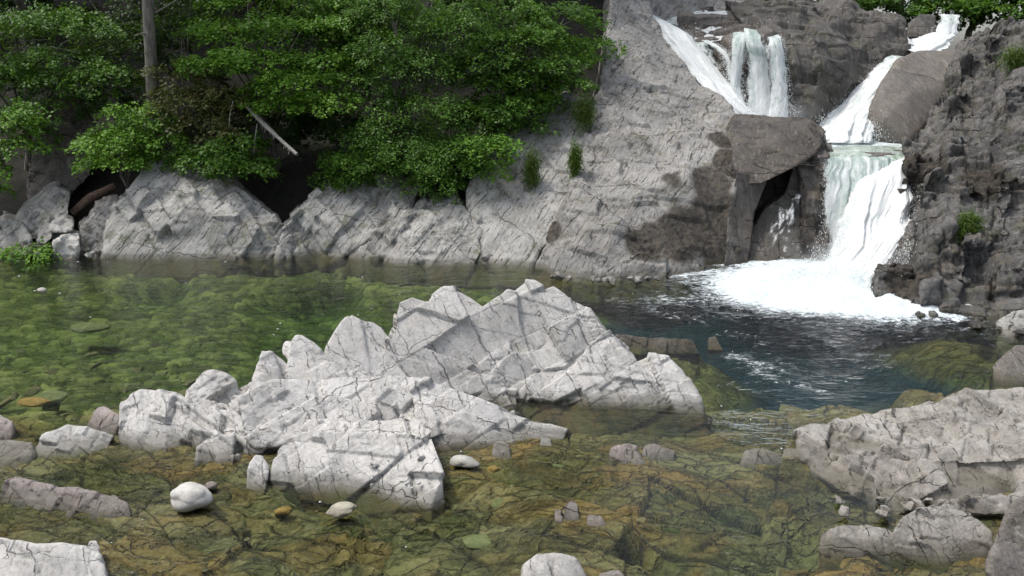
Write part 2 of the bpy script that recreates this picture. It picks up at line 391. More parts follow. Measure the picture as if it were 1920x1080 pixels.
def water_mat(name='pool_water', foamy=True, tint=(.86, .96, .86), dens=.35, milk=0.0):
    b = NB(name); P = b.geo
    rip = b.attr('ripple'); foam = b.attr('foam')
    w1 = b.noise(b.map(P, (1.0, 2.2, 1)), 2.2, 3, .55, .6)
    w2 = b.noise(b.map(P, (1.0, 2.4, 1)), 9, 4, .6, .4)
    w3 = b.noise(P, 26, 3, .6)
    h = b.math('ADD', b.math('MULTIPLY', w1, 1.0), b.math('ADD', b.math('MULTIPLY', w2, .35), b.math('MULTIPLY', w3, .07)))
    h = b.math('MULTIPLY', h, rip)
    nr = b.bump(h, 1.0, .16)
    fr = b.n('ShaderNodeFresnel', {'IOR': 1.33, 'Normal': nr}).outputs[0]
    gl = b.n('ShaderNodeBsdfGlossy', {'Roughness': .04, 'Normal': nr, 'Color': (1, 1, 1, 1)})
    tr = b.n('ShaderNodeBsdfTransparent', {'Color': (1, 1, 1, 1)})
    body = tr.outputs[0]
    if milk:    # air-laden water
        mk = b.n('ShaderNodeBsdfDiffuse', {'Color': b.mix(b.ramp(w2, .4, .6), (.20, .30, .17), (.55, .64, .56)), 'Normal': nr})
        body = b.n('ShaderNodeMixShader', {0: milk, 1: body, 2: mk.outputs[0]}).outputs[0]
    mx = b.n('ShaderNodeMixShader', {0: fr, 1: body, 2: gl.outputs[0]})
    res = mx.outputs[0]
    if foamy:
        fn = b.noise(b.map(P, (1.3, 2.4, 1)), 2.6, 9, .8, 1.6); fv = b.noise(b.map(P, (1, 1.6, 1)), 11, 7, .8, 1.0)
        lace = b.ramp(b.voronoi(b.n('ShaderNodeVectorMath', {0: b.map(P, (1, 1.8, 1)), 1: b.n('ShaderNodeTexNoise', {'Vector': P, 'Scale': 2.5, 'Detail': 5, 'Roughness': .7}).outputs['Color']}, operation='ADD').outputs[0], 4.5, 'DISTANCE_TO_EDGE'), .22, .0)
        fsum = b.math('ADD', foam, b.math('ADD', b.math('MULTIPLY', b.math('SUBTRACT', fn, .5), 2.0), b.math('ADD', b.math('MULTIPLY', b.math('SUBTRACT', fv, .5), 1.3), b.math('MULTIPLY', lace, .18))))
        fm = b.math('MULTIPLY', b.ramp(fsum, .28, .85), b.ramp(foam, .02, .16))
        # drifting flecks of froth, and sun glints painted white the same way
        sv_ = b.voronoi(P, 5.5, 'F1'); rnd = b.n('ShaderNodeSeparateXYZ', {0: b.voronoi(P, 5.5, 'F1', 'Color')}).outputs[0]
        fleck = b.math('MULTIPLY', b.ramp(sv_, b.math('MULTIPLY', b.n('ShaderNodeVectorMath', {0: P}, operation='LENGTH').outputs['Value'], .0105), .03), b.ramp(b.math('ADD', rnd, b.attr('fleck')), .99, 1.0))
        fm = b.math('MAXIMUM', fm, fleck)
        fd = b.n('ShaderNodeBsdfDiffuse', {'Color': b.mix(b.ramp(fv, .3, .7), (.50, .62, .66), (.86, .89, .90)), 'Normal': b.bump(b.math('ADD', fv, fn), .5, .05)})
        res = b.n('ShaderNodeMixShader', {0: fm, 1: res, 2: fd.outputs[0]}).outputs[0]
    b.t.links.new(res, b.out.inputs[0])
    va = b.n('ShaderNodeVolumeAbsorption', {'Color': tint + (1,), 'Density': dens})
    b.t.links.new(va.outputs[0], b.out.inputs[1])
    return b.m
M['water'] = water_mat(tint=(.40, .72, .44), dens=.48)
M['upwater'] = water_mat('upper_pool_water', tint=(.5, .85, .7), dens=.5, milk=.75)

def falls_mat():
    b = NB('falling_water'); uv = b.n('ShaderNodeUVMap').outputs[0]; th = b.attr('thin')
    s1 = b.noise(b.map(uv, (1, .16, 1)), 9, 6, .7, .35); s2 = b.noise(b.map(uv, (1, .22, 1)), 34, 5, .75, .3)
    pt = b.noise(b.map(uv, (1, .6, 1)), 5, 6, .75, 1.0)
    v = b.math('ADD', b.math('MULTIPLY', s1, .45), b.math('ADD', b.math('MULTIPLY', s2, .3), b.math('MULTIPLY', pt, .25)))
    a = b.ramp(b.math('SUBTRACT', v, b.math('MULTIPLY', b.math('SUBTRACT', th, .5), .42)), .40, .50)
    col = b.mix(b.ramp(b.math('ADD', v, b.math('MULTIPLY', b.math('SUBTRACT', b.attr('bright'), .3), .35)), .40, .58), (.42, .53, .49), (.93, .955, .955))
    nr = b.bump(v, .8, .12)
    d = b.n('ShaderNodeBsdfDiffuse', {'Color': col, 'Normal': nr}); t = b.n('ShaderNodeBsdfTranslucent', {'Color': col, 'Normal': nr})
    m1 = b.n('ShaderNodeMixShader', {0: .35, 1: d.outputs[0], 2: t.outputs[0]})
    tr = b.n('ShaderNodeBsdfTransparent')
    m2 = b.n('ShaderNodeMixShader', {0: a, 1: tr.outputs[0], 2: m1.outputs[0]})
    b.t.links.new(m2.outputs[0], b.out.inputs[0]); return b.m
M['falls'] = falls_mat()
def drops_mat():
    b = NB('water_drops'); d = b.n('ShaderNodeBsdfDiffuse', {'Color': (.92, .95, .95, 1)}); t = b.n('ShaderNodeBsdfTranslucent', {'Color': (.92, .95, .95, 1)})
    b.t.links.new(b.n('ShaderNodeMixShader', {0: .5, 1: d.outputs[0], 2: t.outputs[0]}).outputs[0], b.out.inputs[0]); return b.m
M['drops'] = drops_mat()
def mist_mat(dens):
    b = NB('mist'); g = b.n('ShaderNodeTexCoord').outputs['Object']
    r_ = b.n('ShaderNodeVectorMath', {0: g}, operation='LENGTH').outputs['Value']
    dn = b.math('MULTIPLY', b.ramp(r_, 1.0, .15), b.math('MULTIPLY', b.ramp(b.noise(b.geo, 1.6, 3, .6), .35, .65, .3, 1), dens))
    v = b.n('ShaderNodeVolumeScatter', {'Color': (.95, .97, 1, 1), 'Density': dn}); b.t.links.new(v.outputs[0], b.out.inputs[1]); return b.m

def leaf_mat(name, c1, c2, c3):
    b = NB(name); r = b.attr('rnd')
    col = b.mix(b.ramp(r, 0, .6), c1, c2); col = b.mix(b.ramp(r, .75, 1.0), col, c3)
    d = b.n('ShaderNodeBsdfPrincipled', {'Base Color': col, 'Roughness': .5, 'Specular IOR Level': .35})
    t = b.n('ShaderNodeBsdfTranslucent', {'Color': b.mix(.5, col, (.14, .26, .02))})
    m1 = b.n('ShaderNodeMixShader', {0: .33, 1: d.outputs[0], 2: t.outputs[0]})
    b.t.links.new(m1.outputs[0], b.out.inputs[0]); return b.m
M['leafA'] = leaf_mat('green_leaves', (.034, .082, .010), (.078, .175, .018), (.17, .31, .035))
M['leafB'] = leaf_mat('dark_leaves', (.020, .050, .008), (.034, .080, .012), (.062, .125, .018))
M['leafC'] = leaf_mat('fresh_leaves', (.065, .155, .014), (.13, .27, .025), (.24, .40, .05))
M['leafD'] = leaf_mat('reddish_leaves', (.06, .085, .02), (.10, .11, .03), (.16, .09, .04))
M['moss'] = leaf_mat('moss', (.05, .09, .012), (.09, .16, .02), (.15, .2, .03))
def simple(name, c1, c2, scale, stretch=(1, 1, 1), bumpd=.02, rough=.9):
    b = NB(name); n = b.noise(b.map(b.geo, stretch), scale, 6, .7, .3)
    p = b.n('ShaderNodeBsdfPrincipled', {'Base Color': b.mix(b.ramp(n, .35, .65), c1, c2), 'Roughness': rough, 'Normal': b.bump(n, .8, bumpd)})
    b.t.links.new(p.outputs[0], b.out.inputs[0]); return b.m
M['bark'] = simple('bark', (.10, .09, .075), (.25, .23, .20), 14, (1, 1, .25))
M['twig'] = simple('bare_wood', (.30, .28, .24), (.48, .46, .42), 20)
M['soil'] = simple('forest_floor', (.007, .008, .004), (.022, .019, .011), 5, bumpd=.05)
M['redwood'] = simple('rotten_wood', (.07, .040, .028), (.17, .115, .085), 12, (1, 3, 1))

# ================================================================= TERRAIN / BED
CTRL = [(50,500,-.45),(300,500,-.8),(600,510,-1.0),(900,540,-.9),(100,600,-.55),(300,620,-.6),(600,580,-.9),(100,700,-.42),(300,700,-.55),(460,660,-.6),
 (100,780,-.2),(20,790,-.05),(200,790,-.12),(1200,560,-1.0),(1400,600,-1.0),(1600,620,-1.1),(1750,650,-1.0),(1500,670,-1.0),(1400,700,-.9),(1600,720,-.8),(1120,560,-.95),
 (1850,640,-.5),(1850,700,-.35),(1500,500,-1.2),(1700,560,-1.1),(1250,540,-1.0),(1200,650,-.35),(1250,640,-.22),(1320,700,-.35),(1450,750,-.22),(1350,740,-.3),
 (1600,765,-.1),(1200,780,-.5),(1050,780,-.45),(1300,800,-.3),(1420,830,-.06),(1510,815,-.03),(1450,880,-.35),(1380,950,-.3),(1500,1000,-.8),(1200,1010,-.8),
 (1100,900,-.32),(1180,930,-.30),(950,900,-.35),(900,1000,-.35),(700,1000,-.4),(400,1000,-.35),(300,900,-.16),(200,860,-.07),(100,870,-.08),(600,930,-.3),(700,950,-.35),
 (150,980,-.10),(1000,1040,-.3),(1700,1060,-.4),(450,950,-.25),(830,830,-.25),(940,860,-.2),(60,940,-.05),(300,850,-.05),(850,1060,-.25),(1250,850,-.15),(1000,960,-.3),
 (600,1060,-.35),(1750,740,-.1),(1300,1075,-.9),(-200,700,-.3),(-200,1000,-.1),(0,488,-0.25),(100,488,-0.25),(200,488,-0.30),(300,488,-0.35),(400,488,-0.35),(500,488,-0.35),(600,488,-0.40),(700,492,-0.40),(800,496,-0.40),(900,496,-0.45),(1000,512,-0.50),(1100,524,-0.60),(1200,524,-0.80),(1700,580,-0.60),(1800,600,-0.40),(50,470,-0.05),(250,470,-0.10),(450,470,-0.10),(650,470,-0.10),(850,480,-0.10),(1170,850,-0.02),(1230,842,-0.02),(1070,968,-0.02),(1048,968,-0.03),(1125,975,-0.02),(1030,1090,-0.05),(1160,1095,-0.05),(940,846,-0.04),(1020,828,-0.05),(485,898,-0.03),(130,950,-0.02),(200,955,-0.03),(50,930,-0.02),(140,832,-0.02),(200,792,-0.05),(20,850,-0.02),(1420,852,0.00),(1490,850,-0.02),(1600,1030,-0.06),(1780,1040,-0.06),(400,860,-0.04),(480,850,-0.04),(1230,640,-0.08),(350,845,-0.03),(352,950,-.10),(870,872,-.06),(638,966,-.08),(1300,560,-1.0),(1200,600,-.95),(1600,700,-.9),(1700,690,-.8),(2100,1000,.2),(2100,800,.3),(2100,600,.1)]
cpts = np.array([[*G(a, b, 0)[:2], c] for a, b, c in CTRL])
def bed_base(X, Y):
    num = 0; den = 0
    for x, y, z in cpts:
        w_ = 1.0 / (((X - x) ** 2 + (Y - y) ** 2) + .02) ** 1.7
        num = num + w_ * z; den = den + w_
    return num / den
def build_bed():
    nr_, nc = 760, 820
    t = np.linspace(0, 1, nr_); Yr = 3.6 + (18.5 - 3.6) * t ** 1.35
    u = np.linspace(-1, 1, nc)
    YY, UU = np.meshgrid(Yr, u, indexing='ij'); XX = UU * (3.2 + YY * .62)
    X, Y = XX.ravel(), YY.ravel()
    wob = np.stack([X, Y, 0 * X], 1)
    X2 = X + .5 * (fbm(wob * .9, 3, 3) - .5); Y2 = Y + .5 * (fbm(wob * .9, 4, 3) - .5)
    z = bed_base(X2, Y2); z = z * (1 - .45 * sm(Y, 9.3, 8.3))
    for px, py, r_ in ((1172,848,.5),(1230,842,.45),(1072,962,.28),(1046,964,.2),(1122,972,.3),(1425,848,.5),(1486,848,.4),(940,842,.25),(1022,822,.25),(485,880,.3),(130,935,.6),(220,950,.4),(45,925,.4),(145,826,.5),(200,790,.4),(1030,1075,.4),(1160,1085,.35),(1420,840,.6),(352,945,.3)):
        g_ = G(px, py); m_ = sm(np.hypot(X - g_.x, (Y - g_.y) * .9), r_ * 1.5, r_ * .5); z = z * (1 - m_) - .035 * m_
    P = np.stack([X, Y, z * 0], 1)
    gl = G(470, 500); ga = G(420, 760)
    # cobbly left pool vs ledgy bedrock in the foreground
    nm = (fbm(P * .6, 8, 3) - .5) * 1.2
    cob = sm(Y + nm + .0 * X, 8.2, 9.0) * (1 - sm(X + nm - (Y - 9) * .15, 1.5, 3.2))
    shelf = 1 - cob
    deep = sm(-z, .62, .88) * sm(X, .2, 1.2) * sm(Y, 9, 10)
    # ledges: strata strike lines fan from upper left to lower right
    d1, r1, o1 = joints(P, (.55, 1, 0), .42, 5, .5, .7)
    d2, r2, o2 = joints(P, (1, -.35, 0), .95, 6, .5, .6)
    d3, r3, o3 = joints(P, (.3, 1, 0), .13, 9, .3, 1.2)
    f1, f2, idr, vec = voro(P * np.array([2.0, 3.0, 1]) + .4 * fbm(P * 2, 4, 2)[:, None], 12)
    led = .20 * (r1 - .5) + .12 * (r2 - .5) + .035 * (r3 - .5) + o1 * (.45 * (r2 - .3)) + .08 * (idr - .5)
    mk = sm(fbm(P * 1.1, 77, 3), .35, .6)
    cr = np.maximum(np.clip(1 - d1 / .022, 0, 1), np.clip(1 - d2 / .02, 0, 1) * mk)
    cr = np.maximum(cr, np.clip(1 - d3 / .012, 0, 1) * .6 * mk); cr = np.maximum(cr, np.clip(1 - (f2 - f1) * .45 / .02, 0, 1) * .8 * sm(fbm(P, 21, 2), .4, .6))
    lam = sm(-z, .0, .25) * .75 + .25
    z = z + shelf * (1 - deep) * (led * lam - .04 * cr)
    # cobbles
    tone = .5 * r1 + .3 * r2 + .3 * (idr - .3); 
    cd = 0
    for k, (sx, sy, s) in enumerate(((3.5, 5.2, 30), (9.0, 12, 40))):
        Q = P * np.array([sx, sy, 1.0]); Q[:, 2] = 0.5; Q[:, :2] += .5 * fbm(P * 1.5, s, 2)[:, None]
        a, b_, c, v_ = voro(Q, s); e = b_ - a; bumpy = sm(e, 0, .22)
        keep = 1.0 if k == 0 else .5
        cd = cd + keep * (bumpy * (.055 if k == 0 else .02) * (.15 + 1.3 * c * c))
        if k == 0: tc = c * .65; ec = e
        else: tc = tc + c * .35
    crc = np.clip(1 - ec / .10, 0, 1) * .9 * sm(fbm(P * .9, 33, 3), .3, .5)
    z = z + cob * (cd - .05) + .02 * (fbm(P * 5, 2, 3) - .5)
    tone = tone * shelf + tc * cob; crack = cr * shelf * (1 - deep) + crc * cob * (1 - deep)
    z = np.where((Y < 9.6) & (X < 2.6), np.minimum(z, -.03 + .03 * (fbm(P * 2, 61, 3) - .4)), z)
    co = np.stack([X, Y, z], 1)
    i = np.arange(nr_ * nc).reshape(nr_, nc)
    f = np.stack([i[:-1, :-1], i[:-1, 1:], i[1:, 1:], i[1:, :-1]], -1).reshape(-1, 4)
    me = np_mesh('stream_bed', co, f); attr(me, 'tone', np.clip(tone, 0, 1)); attr(me, 'crack', crack); attr(me, 'cob', cob); attr(me, 'deep', deep)
    tag(link('stream_bed', me, M['bed']), kind='structure')
build_bed()

def hill_h(X, Y):
    d = Y - 18.0
    left = np.where(d > 0, .3 + .62 * d + .006 * d * d, .3 + d * 2.2)
    right = np.where(Y > 25.5, 4.6 + .10 * (Y - 25.5), 4.6 + (Y - 25.5) * .9)
    k = sm(X + (Y - 18) * -.15, 1.5, 4.5)
    rr = sm(X, 9.5, 12); sideR = -3.2 + .55 * (Y - 12)
    z = left * (1 - k) + np.maximum(right, -6) * k
    z = z * (1 - rr) + np.maximum(np.minimum(sideR, 4.2), -6) * rr
    near = sm(Y, 3.2, 0.5)
    z = np.maximum(z, -6) * (1 - near) + near * 2.2
    return np.minimum(z, 16 + .02 * Y)
def build_hill():
    xs = np.concatenate([np.linspace(-250, -22, 20), np.linspace(-21, 24, 181), np.linspace(25, 250, 20)])
    ys = np.concatenate([np.linspace(-120, -4, 12), np.linspace(-3, 45, 193), np.linspace(47, 420, 30)])
    YY, XX = np.meshgrid(ys, xs, indexing='ij'); X, Y = XX.ravel(), YY.ravel()
    P = np.stack([X, Y, 0 * X], 1)
    z = hill_h(X, Y) + sm(Y, 18, 20) * .9 * (fbm(P * .7, 3, 4) - .5)
    i = np.arange(len(X)).reshape(len(ys), len(xs))
    f = np.stack([i[:-1, :-1], i[:-1, 1:], i[1:, 1:], i[1:, :-1]], -1).reshape(-1, 4)
    tag(link('hillside', np_mesh('hillside', np.stack([X, Y, z], 1), f), M['soil']), kind='structure')
build_hill()

# ================================================================= BANK AND CLIFFS
SL = (-.62, .0, .78)      # bank strata normal: cracks run up to the right
def rk(name, outs, voxel, mat, label, cat='rock', **kw):
    bm = bmesh.new()
    for o in outs:
        ol, inn = o[0], o[1] if len(o) > 1 else (); bk = o[2] if len(o) > 2 else (.1, 1.2, -.3)
        pl = o[3] if len(o) > 3 else None
        relief(bm, ol, inn, bk, **({'plane': pl} if pl else {}), **({'under': o[4]} if len(o) > 4 else {}))
    return rock(name, bm, voxel, M[mat] if isinstance(mat, str) else mat, label, cat, **kw)
bank_sets = [((-.75, .1, .55), .42, .05, 1, .25), ((.8, .3, .5), 1.1, .06, .9, .3), ((.1, .6, .8), .8, .05, .6, .3)]
rk('bank_outcrop', [([(188,484,0),(195,440,17),(215,400,17.3),(262,340,17.9),(285,290,18.5),(350,285,18.7),(430,330,18.2),(480,375,17.6),(520,410,17.3),(548,450,17.1),(545,480,0),(400,482,0),(300,484,0)],
   [(300,400,17.2),(400,400,17.1),(350,340,17.8),(470,440,16.95),(250,430,17.0)], (0, 2, -.2))], .035, 'bank',
   'broad grey rounded rock mound with fine slanting cracks, under the light green bush', big=.12, relax=3, seed=1, sets=bank_sets, blk=[(.6, .16, .35, .8, .3), (.2, .04, .3, .7, .5)])
rk('bank_slab', [([(520,480,0),(530,430,17.1),(560,400,17.5),(600,350,18.2),(660,340,18.4),(740,330,18.5),(790,345,18.3),(770,400,17.5),(715,440,17.1),(660,472,16.9),(600,474,0),(560,478,0)], [(620,420,17.2),(680,390,17.6)], (0, 2, -.2))],
   .035, 'bank', 'pale tilted rock slab split by long slanting cracks, right of the broad mound on the far bank', big=.1, relax=6, seed=2,
   sets=[((-.8, .1, .6), .3, .07, 1, .2), ((.8, .3, .5), 1.3, .06, .9, .3)], blk=[(.5, .18, .4, .8, .3), (.18, .04, .3, .7, .5)])
rk('bank_slab', [([(650,478,0),(700,435,16.9),(750,395,17.3),(800,365,17.9),(850,368,17.8),(880,395,17.4),(892,430,16.9),(905,470,16.4),(870,495,0),(740,492,0)], [(800,430,16.8),(850,420,16.9),(790,390,17.3)], (0, 2, -.2))],
   .035, 'bank', 'rounded pale rock slab at the water below the largest leafy tree on the far bank', big=.1, relax=6, seed=3, sets=bank_sets, blk=[(.5, .18, .4, .8, .3), (.18, .04, .3, .7, .5)])
rk('bank_slab', [([(875,360,17.8),(900,310,18.4),(945,250,19.3),(1000,200,20.2),(1060,165,20.8),(1120,190,20.2),(1100,260,19),(1085,330,18.2),(1060,400,17.2),(1050,440,16.8),(1010,470,16.3),(990,498,0),(920,490,0),(905,465,16.6),(880,420,17.2)],
   [(980,330,18.2),(960,420,17.0),(1040,300,18.6)], (0, 2.2, -.3))], .04, 'bank', 'tall smooth grey rock slab with mossy clefts, between the leafy bank and the cracked bluff', big=.12, relax=6, seed=4,
   sets=[((.85, .2, .45), .7, .08, 1, .3), ((.1, .5, .85), .9, .06, .8, .3)], blk=[(.5, .08, .2, .6, .52)])
rk('bank_slab', [([(640,482,0),(660,455,17.0),(690,425,17.4),(712,440,17.2),(728,486,0)], (), (0, 1, -.2))], .035, 'bank', 'narrow grey wedge between the cracked slab and the rounded slab of the far bank', big=.06, seed=41, sets=bank_sets, blk=[(.35, .10, .3, .8, .3)])
rk('bank_slab', [([(868,494,0),(880,440,16.9),(893,400,17.3),(915,420,17.1),(935,494,0)], (), (0, 1, -.2))], .035, 'bank', 'small grey wedge at the water between the rounded slab and the tall smooth slab', big=.06, seed=42, sets=bank_sets, blk=[(.35, .10, .3, .8, .3)])
rk('rock_bluff', [([(985,497,0),(1015,465,16.2),(1050,400,16.9),(1075,320,17.9),(1110,230,19.3),(1125,160,20.5),(1140,60,22.3),(1150,-80,25.5),(1210,-80,26),(1222,35,24.7),(1265,95,23.5),(1310,160,22),(1370,203,20.6),(1390,240,19.4),(1392,300,17.8),(1378,360,16.8),(1392,470,16.2),(1345,500,0),(1290,512,0),(1200,522,0),(1120,524,0),(1060,513,0)],
   [(1180,330,17.4),(1300,270,18.5),(1250,180,20.5),(1200,100,22.3),(1150,430,15.75),(1200,360,16.75),(1280,340,16.8),(1300,400,16.5),(1340,370,16.7),(1260,440,16.1),(1350,470,16.15),(1100,470,15.75),(1300,470,16.0)], (-.2, 3, -.8)),
   ([(1020,512,0),(1040,478,15.7),(1080,460,15.6),(1130,470,15.4),(1150,500,15.2),(1130,522,0),(1080,520,0)],),
   ([(1150,528,0),(1165,480,15.3),(1210,465,15.35),(1250,480,15.3),(1255,522,0)],), ([(1248,520,0),(1262,465,15.6),(1290,455,15.7),(1330,495,15.6),(1310,513,0)],)],
   .042, 'bluff', 'large grey cracked rock bluff sloping up to the left of the waterfalls', 'rock bluff', big=.18, seed=5, crackw=.035, crackd=.02,
   sets=[((.9, .3, .35), 1.3, .10, .8, .4), ((.15, .3, .9), .5, .06, .9, .4), ((.5, -.6, .6), .8, .06, .6, .4)], blk=[(.8, .10, .2, .8, .44), (.26, .045, .25, .8, .54)], stain=[(1290,430,15.9,.62),(1220,440,15.5,.5),(1340,420,16.4,.75),(1330,340,17,.5),(1360,480,16.1,.5),(1370,300,17.6,.4),(1350,260,18.6,.3),(1260,350,17,.3),(1035,380,17.2,.2),(1030,430,16.5,.25)])
DS = [((.95, .2, .1), .5, .07, .8, .3), ((.1, .4, .9), .6, .08, .6, .3)]
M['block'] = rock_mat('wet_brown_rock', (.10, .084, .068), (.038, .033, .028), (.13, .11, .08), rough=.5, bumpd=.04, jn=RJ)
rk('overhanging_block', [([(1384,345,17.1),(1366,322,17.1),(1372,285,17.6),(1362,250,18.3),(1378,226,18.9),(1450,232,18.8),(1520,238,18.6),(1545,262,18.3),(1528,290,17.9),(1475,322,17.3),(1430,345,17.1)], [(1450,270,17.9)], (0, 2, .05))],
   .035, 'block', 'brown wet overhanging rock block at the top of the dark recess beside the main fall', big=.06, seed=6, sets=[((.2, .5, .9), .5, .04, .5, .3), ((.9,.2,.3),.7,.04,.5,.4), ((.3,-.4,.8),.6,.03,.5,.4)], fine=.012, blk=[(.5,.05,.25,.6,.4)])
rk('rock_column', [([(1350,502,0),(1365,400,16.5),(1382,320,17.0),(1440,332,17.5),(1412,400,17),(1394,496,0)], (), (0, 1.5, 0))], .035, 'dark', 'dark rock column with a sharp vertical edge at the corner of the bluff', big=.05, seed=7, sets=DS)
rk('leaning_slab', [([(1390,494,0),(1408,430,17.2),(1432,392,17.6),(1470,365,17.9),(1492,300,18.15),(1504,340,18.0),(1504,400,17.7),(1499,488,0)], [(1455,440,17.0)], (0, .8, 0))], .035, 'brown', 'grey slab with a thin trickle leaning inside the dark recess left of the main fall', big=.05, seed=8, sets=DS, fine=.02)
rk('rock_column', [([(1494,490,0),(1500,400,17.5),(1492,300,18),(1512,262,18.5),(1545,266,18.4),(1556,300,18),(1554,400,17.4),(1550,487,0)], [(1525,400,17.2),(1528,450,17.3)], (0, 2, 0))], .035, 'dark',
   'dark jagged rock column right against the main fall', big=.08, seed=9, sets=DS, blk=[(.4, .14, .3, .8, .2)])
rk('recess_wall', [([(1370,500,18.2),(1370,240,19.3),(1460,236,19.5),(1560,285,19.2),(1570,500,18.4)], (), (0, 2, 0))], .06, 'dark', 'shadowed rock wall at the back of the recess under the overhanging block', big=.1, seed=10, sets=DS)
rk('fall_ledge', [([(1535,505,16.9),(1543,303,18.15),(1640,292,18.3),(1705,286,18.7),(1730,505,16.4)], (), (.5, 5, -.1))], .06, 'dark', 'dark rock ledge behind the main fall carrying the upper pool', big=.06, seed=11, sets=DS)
rk('back_cliff', [([(1440,245,21.7),(1468,130,22.3),(1455,70,22.8),(1400,45,24),(1375,25,25),(1360,3,26.5),(1500,-2,26.5),(1600,12,26.5),(1690,38,26),(1700,95,25),(1655,150,24.2),(1595,200,23.3),(1550,245,22.6)],
   [(1500,60,23),(1545,120,22.4),(1530,200,22.0),(1480,180,22.0),(1600,90,24),(1580,40,25)], (0, 3, -.5))], .05, 'brown', 'brown streaked cliff standing between the two upper falls', 'cliff', big=.25, seed=12, crackw=.04,
   sets=[((.95, .3, .1), .8, .16, .8, .4), ((.1, .2, .95), .45, .10, .7, .4)], blk=[(.6, .22, .3, .7, .3), (.22, .08, .3, .7, .4)])
rk('fall_backing', [([(1270,22,26),(1340,14,26.5),(1400,26,25.5),(1445,62,22.9),(1480,130,22.8),(1480,245,22.3),(1385,245,22.4),(1335,165,23.6),(1280,100,24.6)], [(1330,70,24.3),(1400,90,23.0),(1370,160,23.0)], (0, 3, -.5))],
   .05, 'dark', 'black wet rock showing between the streams of the upper left fall', big=.2, seed=13, sets=DS, blk=[(.45, .25, .4, .8, .2)])
rk('cliff_top', [([(1130,40,25.5),(1140,-60,28),(1300,-60,28),(1400,-30,29),(1400,24,27),(1330,18,27),(1290,45,26),(1232,40,26),(1205,30,25.6)], (), (0, 3, -1))], .07, 'bluff', 'grey rock rim above the top of the upper left fall', big=.2, seed=14, sets=bank_sets)
rk('smooth_boulder', [([(1625,267,21.4),(1628,205,21.6),(1648,155,22.2),(1680,112,23.2),(1720,92,24.3),(1800,90,24.3),(1790,160,22.8),(1755,220,21.6),(1705,270,20.7)], [(1660,220,21.0),(1700,180,21.6)], (0, 2, -.3))],
   .045, 'tan', 'big smooth brown rounded boulder right of the upper rapid', 'boulder', big=.08, relax=40, seed=15, sets=[((.2, .6, .8), 1.2, .05, .6, .4)], fine=.01)
rk('boulder', [([(1700,72,26.3),(1702,45,26.6),(1725,26,26.9),(1752,30,26.9),(1758,70,26.3)], (), (0, 1, 0))], .05, 'brown', 'small angular boulder at the head of the upper right cascade', 'boulder', big=.05, seed=16, sets=DS)
RC = [([(1618,542,0),(1660,490,14.9),(1700,430,15.8),(1712,380,16.4),(1700,310,17.6),(1692,270,19.0),(1735,225,20.5),(1768,160,22.5),(1780,100,24.2),(1800,78,25),(1850,48,24.3),(1900,30,22.5),(2100,20,20),(2150,660,0),(1920,615,0),(1850,603,0),(1780,590,0),(1690,572,0)],
   [(1800,300,16.5),(1760,450,14.5),(1850,500,13.6),(1850,350,15.2),(1830,200,19),(1900,150,19),(1760,330,16.6),(1900,260,16.2),(1920,540,12.9),(1820,560,13.2),(1700,500,14.5)], (.8, 3, -1))]
def cb(x0, y0, x1, y1, D, sk=0, d=.5):   # extra projecting block
    return ([(x0,y1,D-.12),(x0+sk,y0,D+.1),((x0+x1)/2+sk,y0-6,D+.2),(x1+sk,y0+8,D+.25),(x1,y1,D-.02)], (), (0, d, -.1))
for a in [(1720,330,1770,420,15.7,8),(1760,270,1850,330,16.6,5),(1800,345,1860,420,15.0,0),(1860,430,1925,500,13.9,0),(1740,440,1790,520,14.2,10),(1640,500,1700,560,13.7,8),(1800,450,1850,540,13.5,6),
          (1855,520,1868,578,12.8,2),(1870,500,1940,600,12.75,10),(1770,180,1830,250,19.2,10),(1850,60,1900,130,21.5,5),(1880,170,1940,260,17.2,0),(1720,540,1800,585,13.0,5),(1790,110,1840,180,21.4,10),(1690,300,1730,360,16.9,10),(1880,330,1940,400,14.6,0)]:
    RC.append(cb(*a))
rk('right_cliff', RC, .042, 'right', 'high rough dark blocky rock wall rising right of the main fall', 'cliff', big=.2, seed=17, stain=[(1700,320,17.2,.8),(1690,530,13.9,.5),(1850,330,15.5,.5)], crackw=.035, crackd=.07,
   sets=[((.8, -.5, .2), .75, .22, .7, .5), ((.05, .3, .95), .36, .16, .7, .5), ((.5, .8, .1), .6, .15, .6, .5)], blk=[(.7, .30, .4, .9, .1), (.28, .12, .4, .9, .25), (.12, .045, .3, .8, .35)])
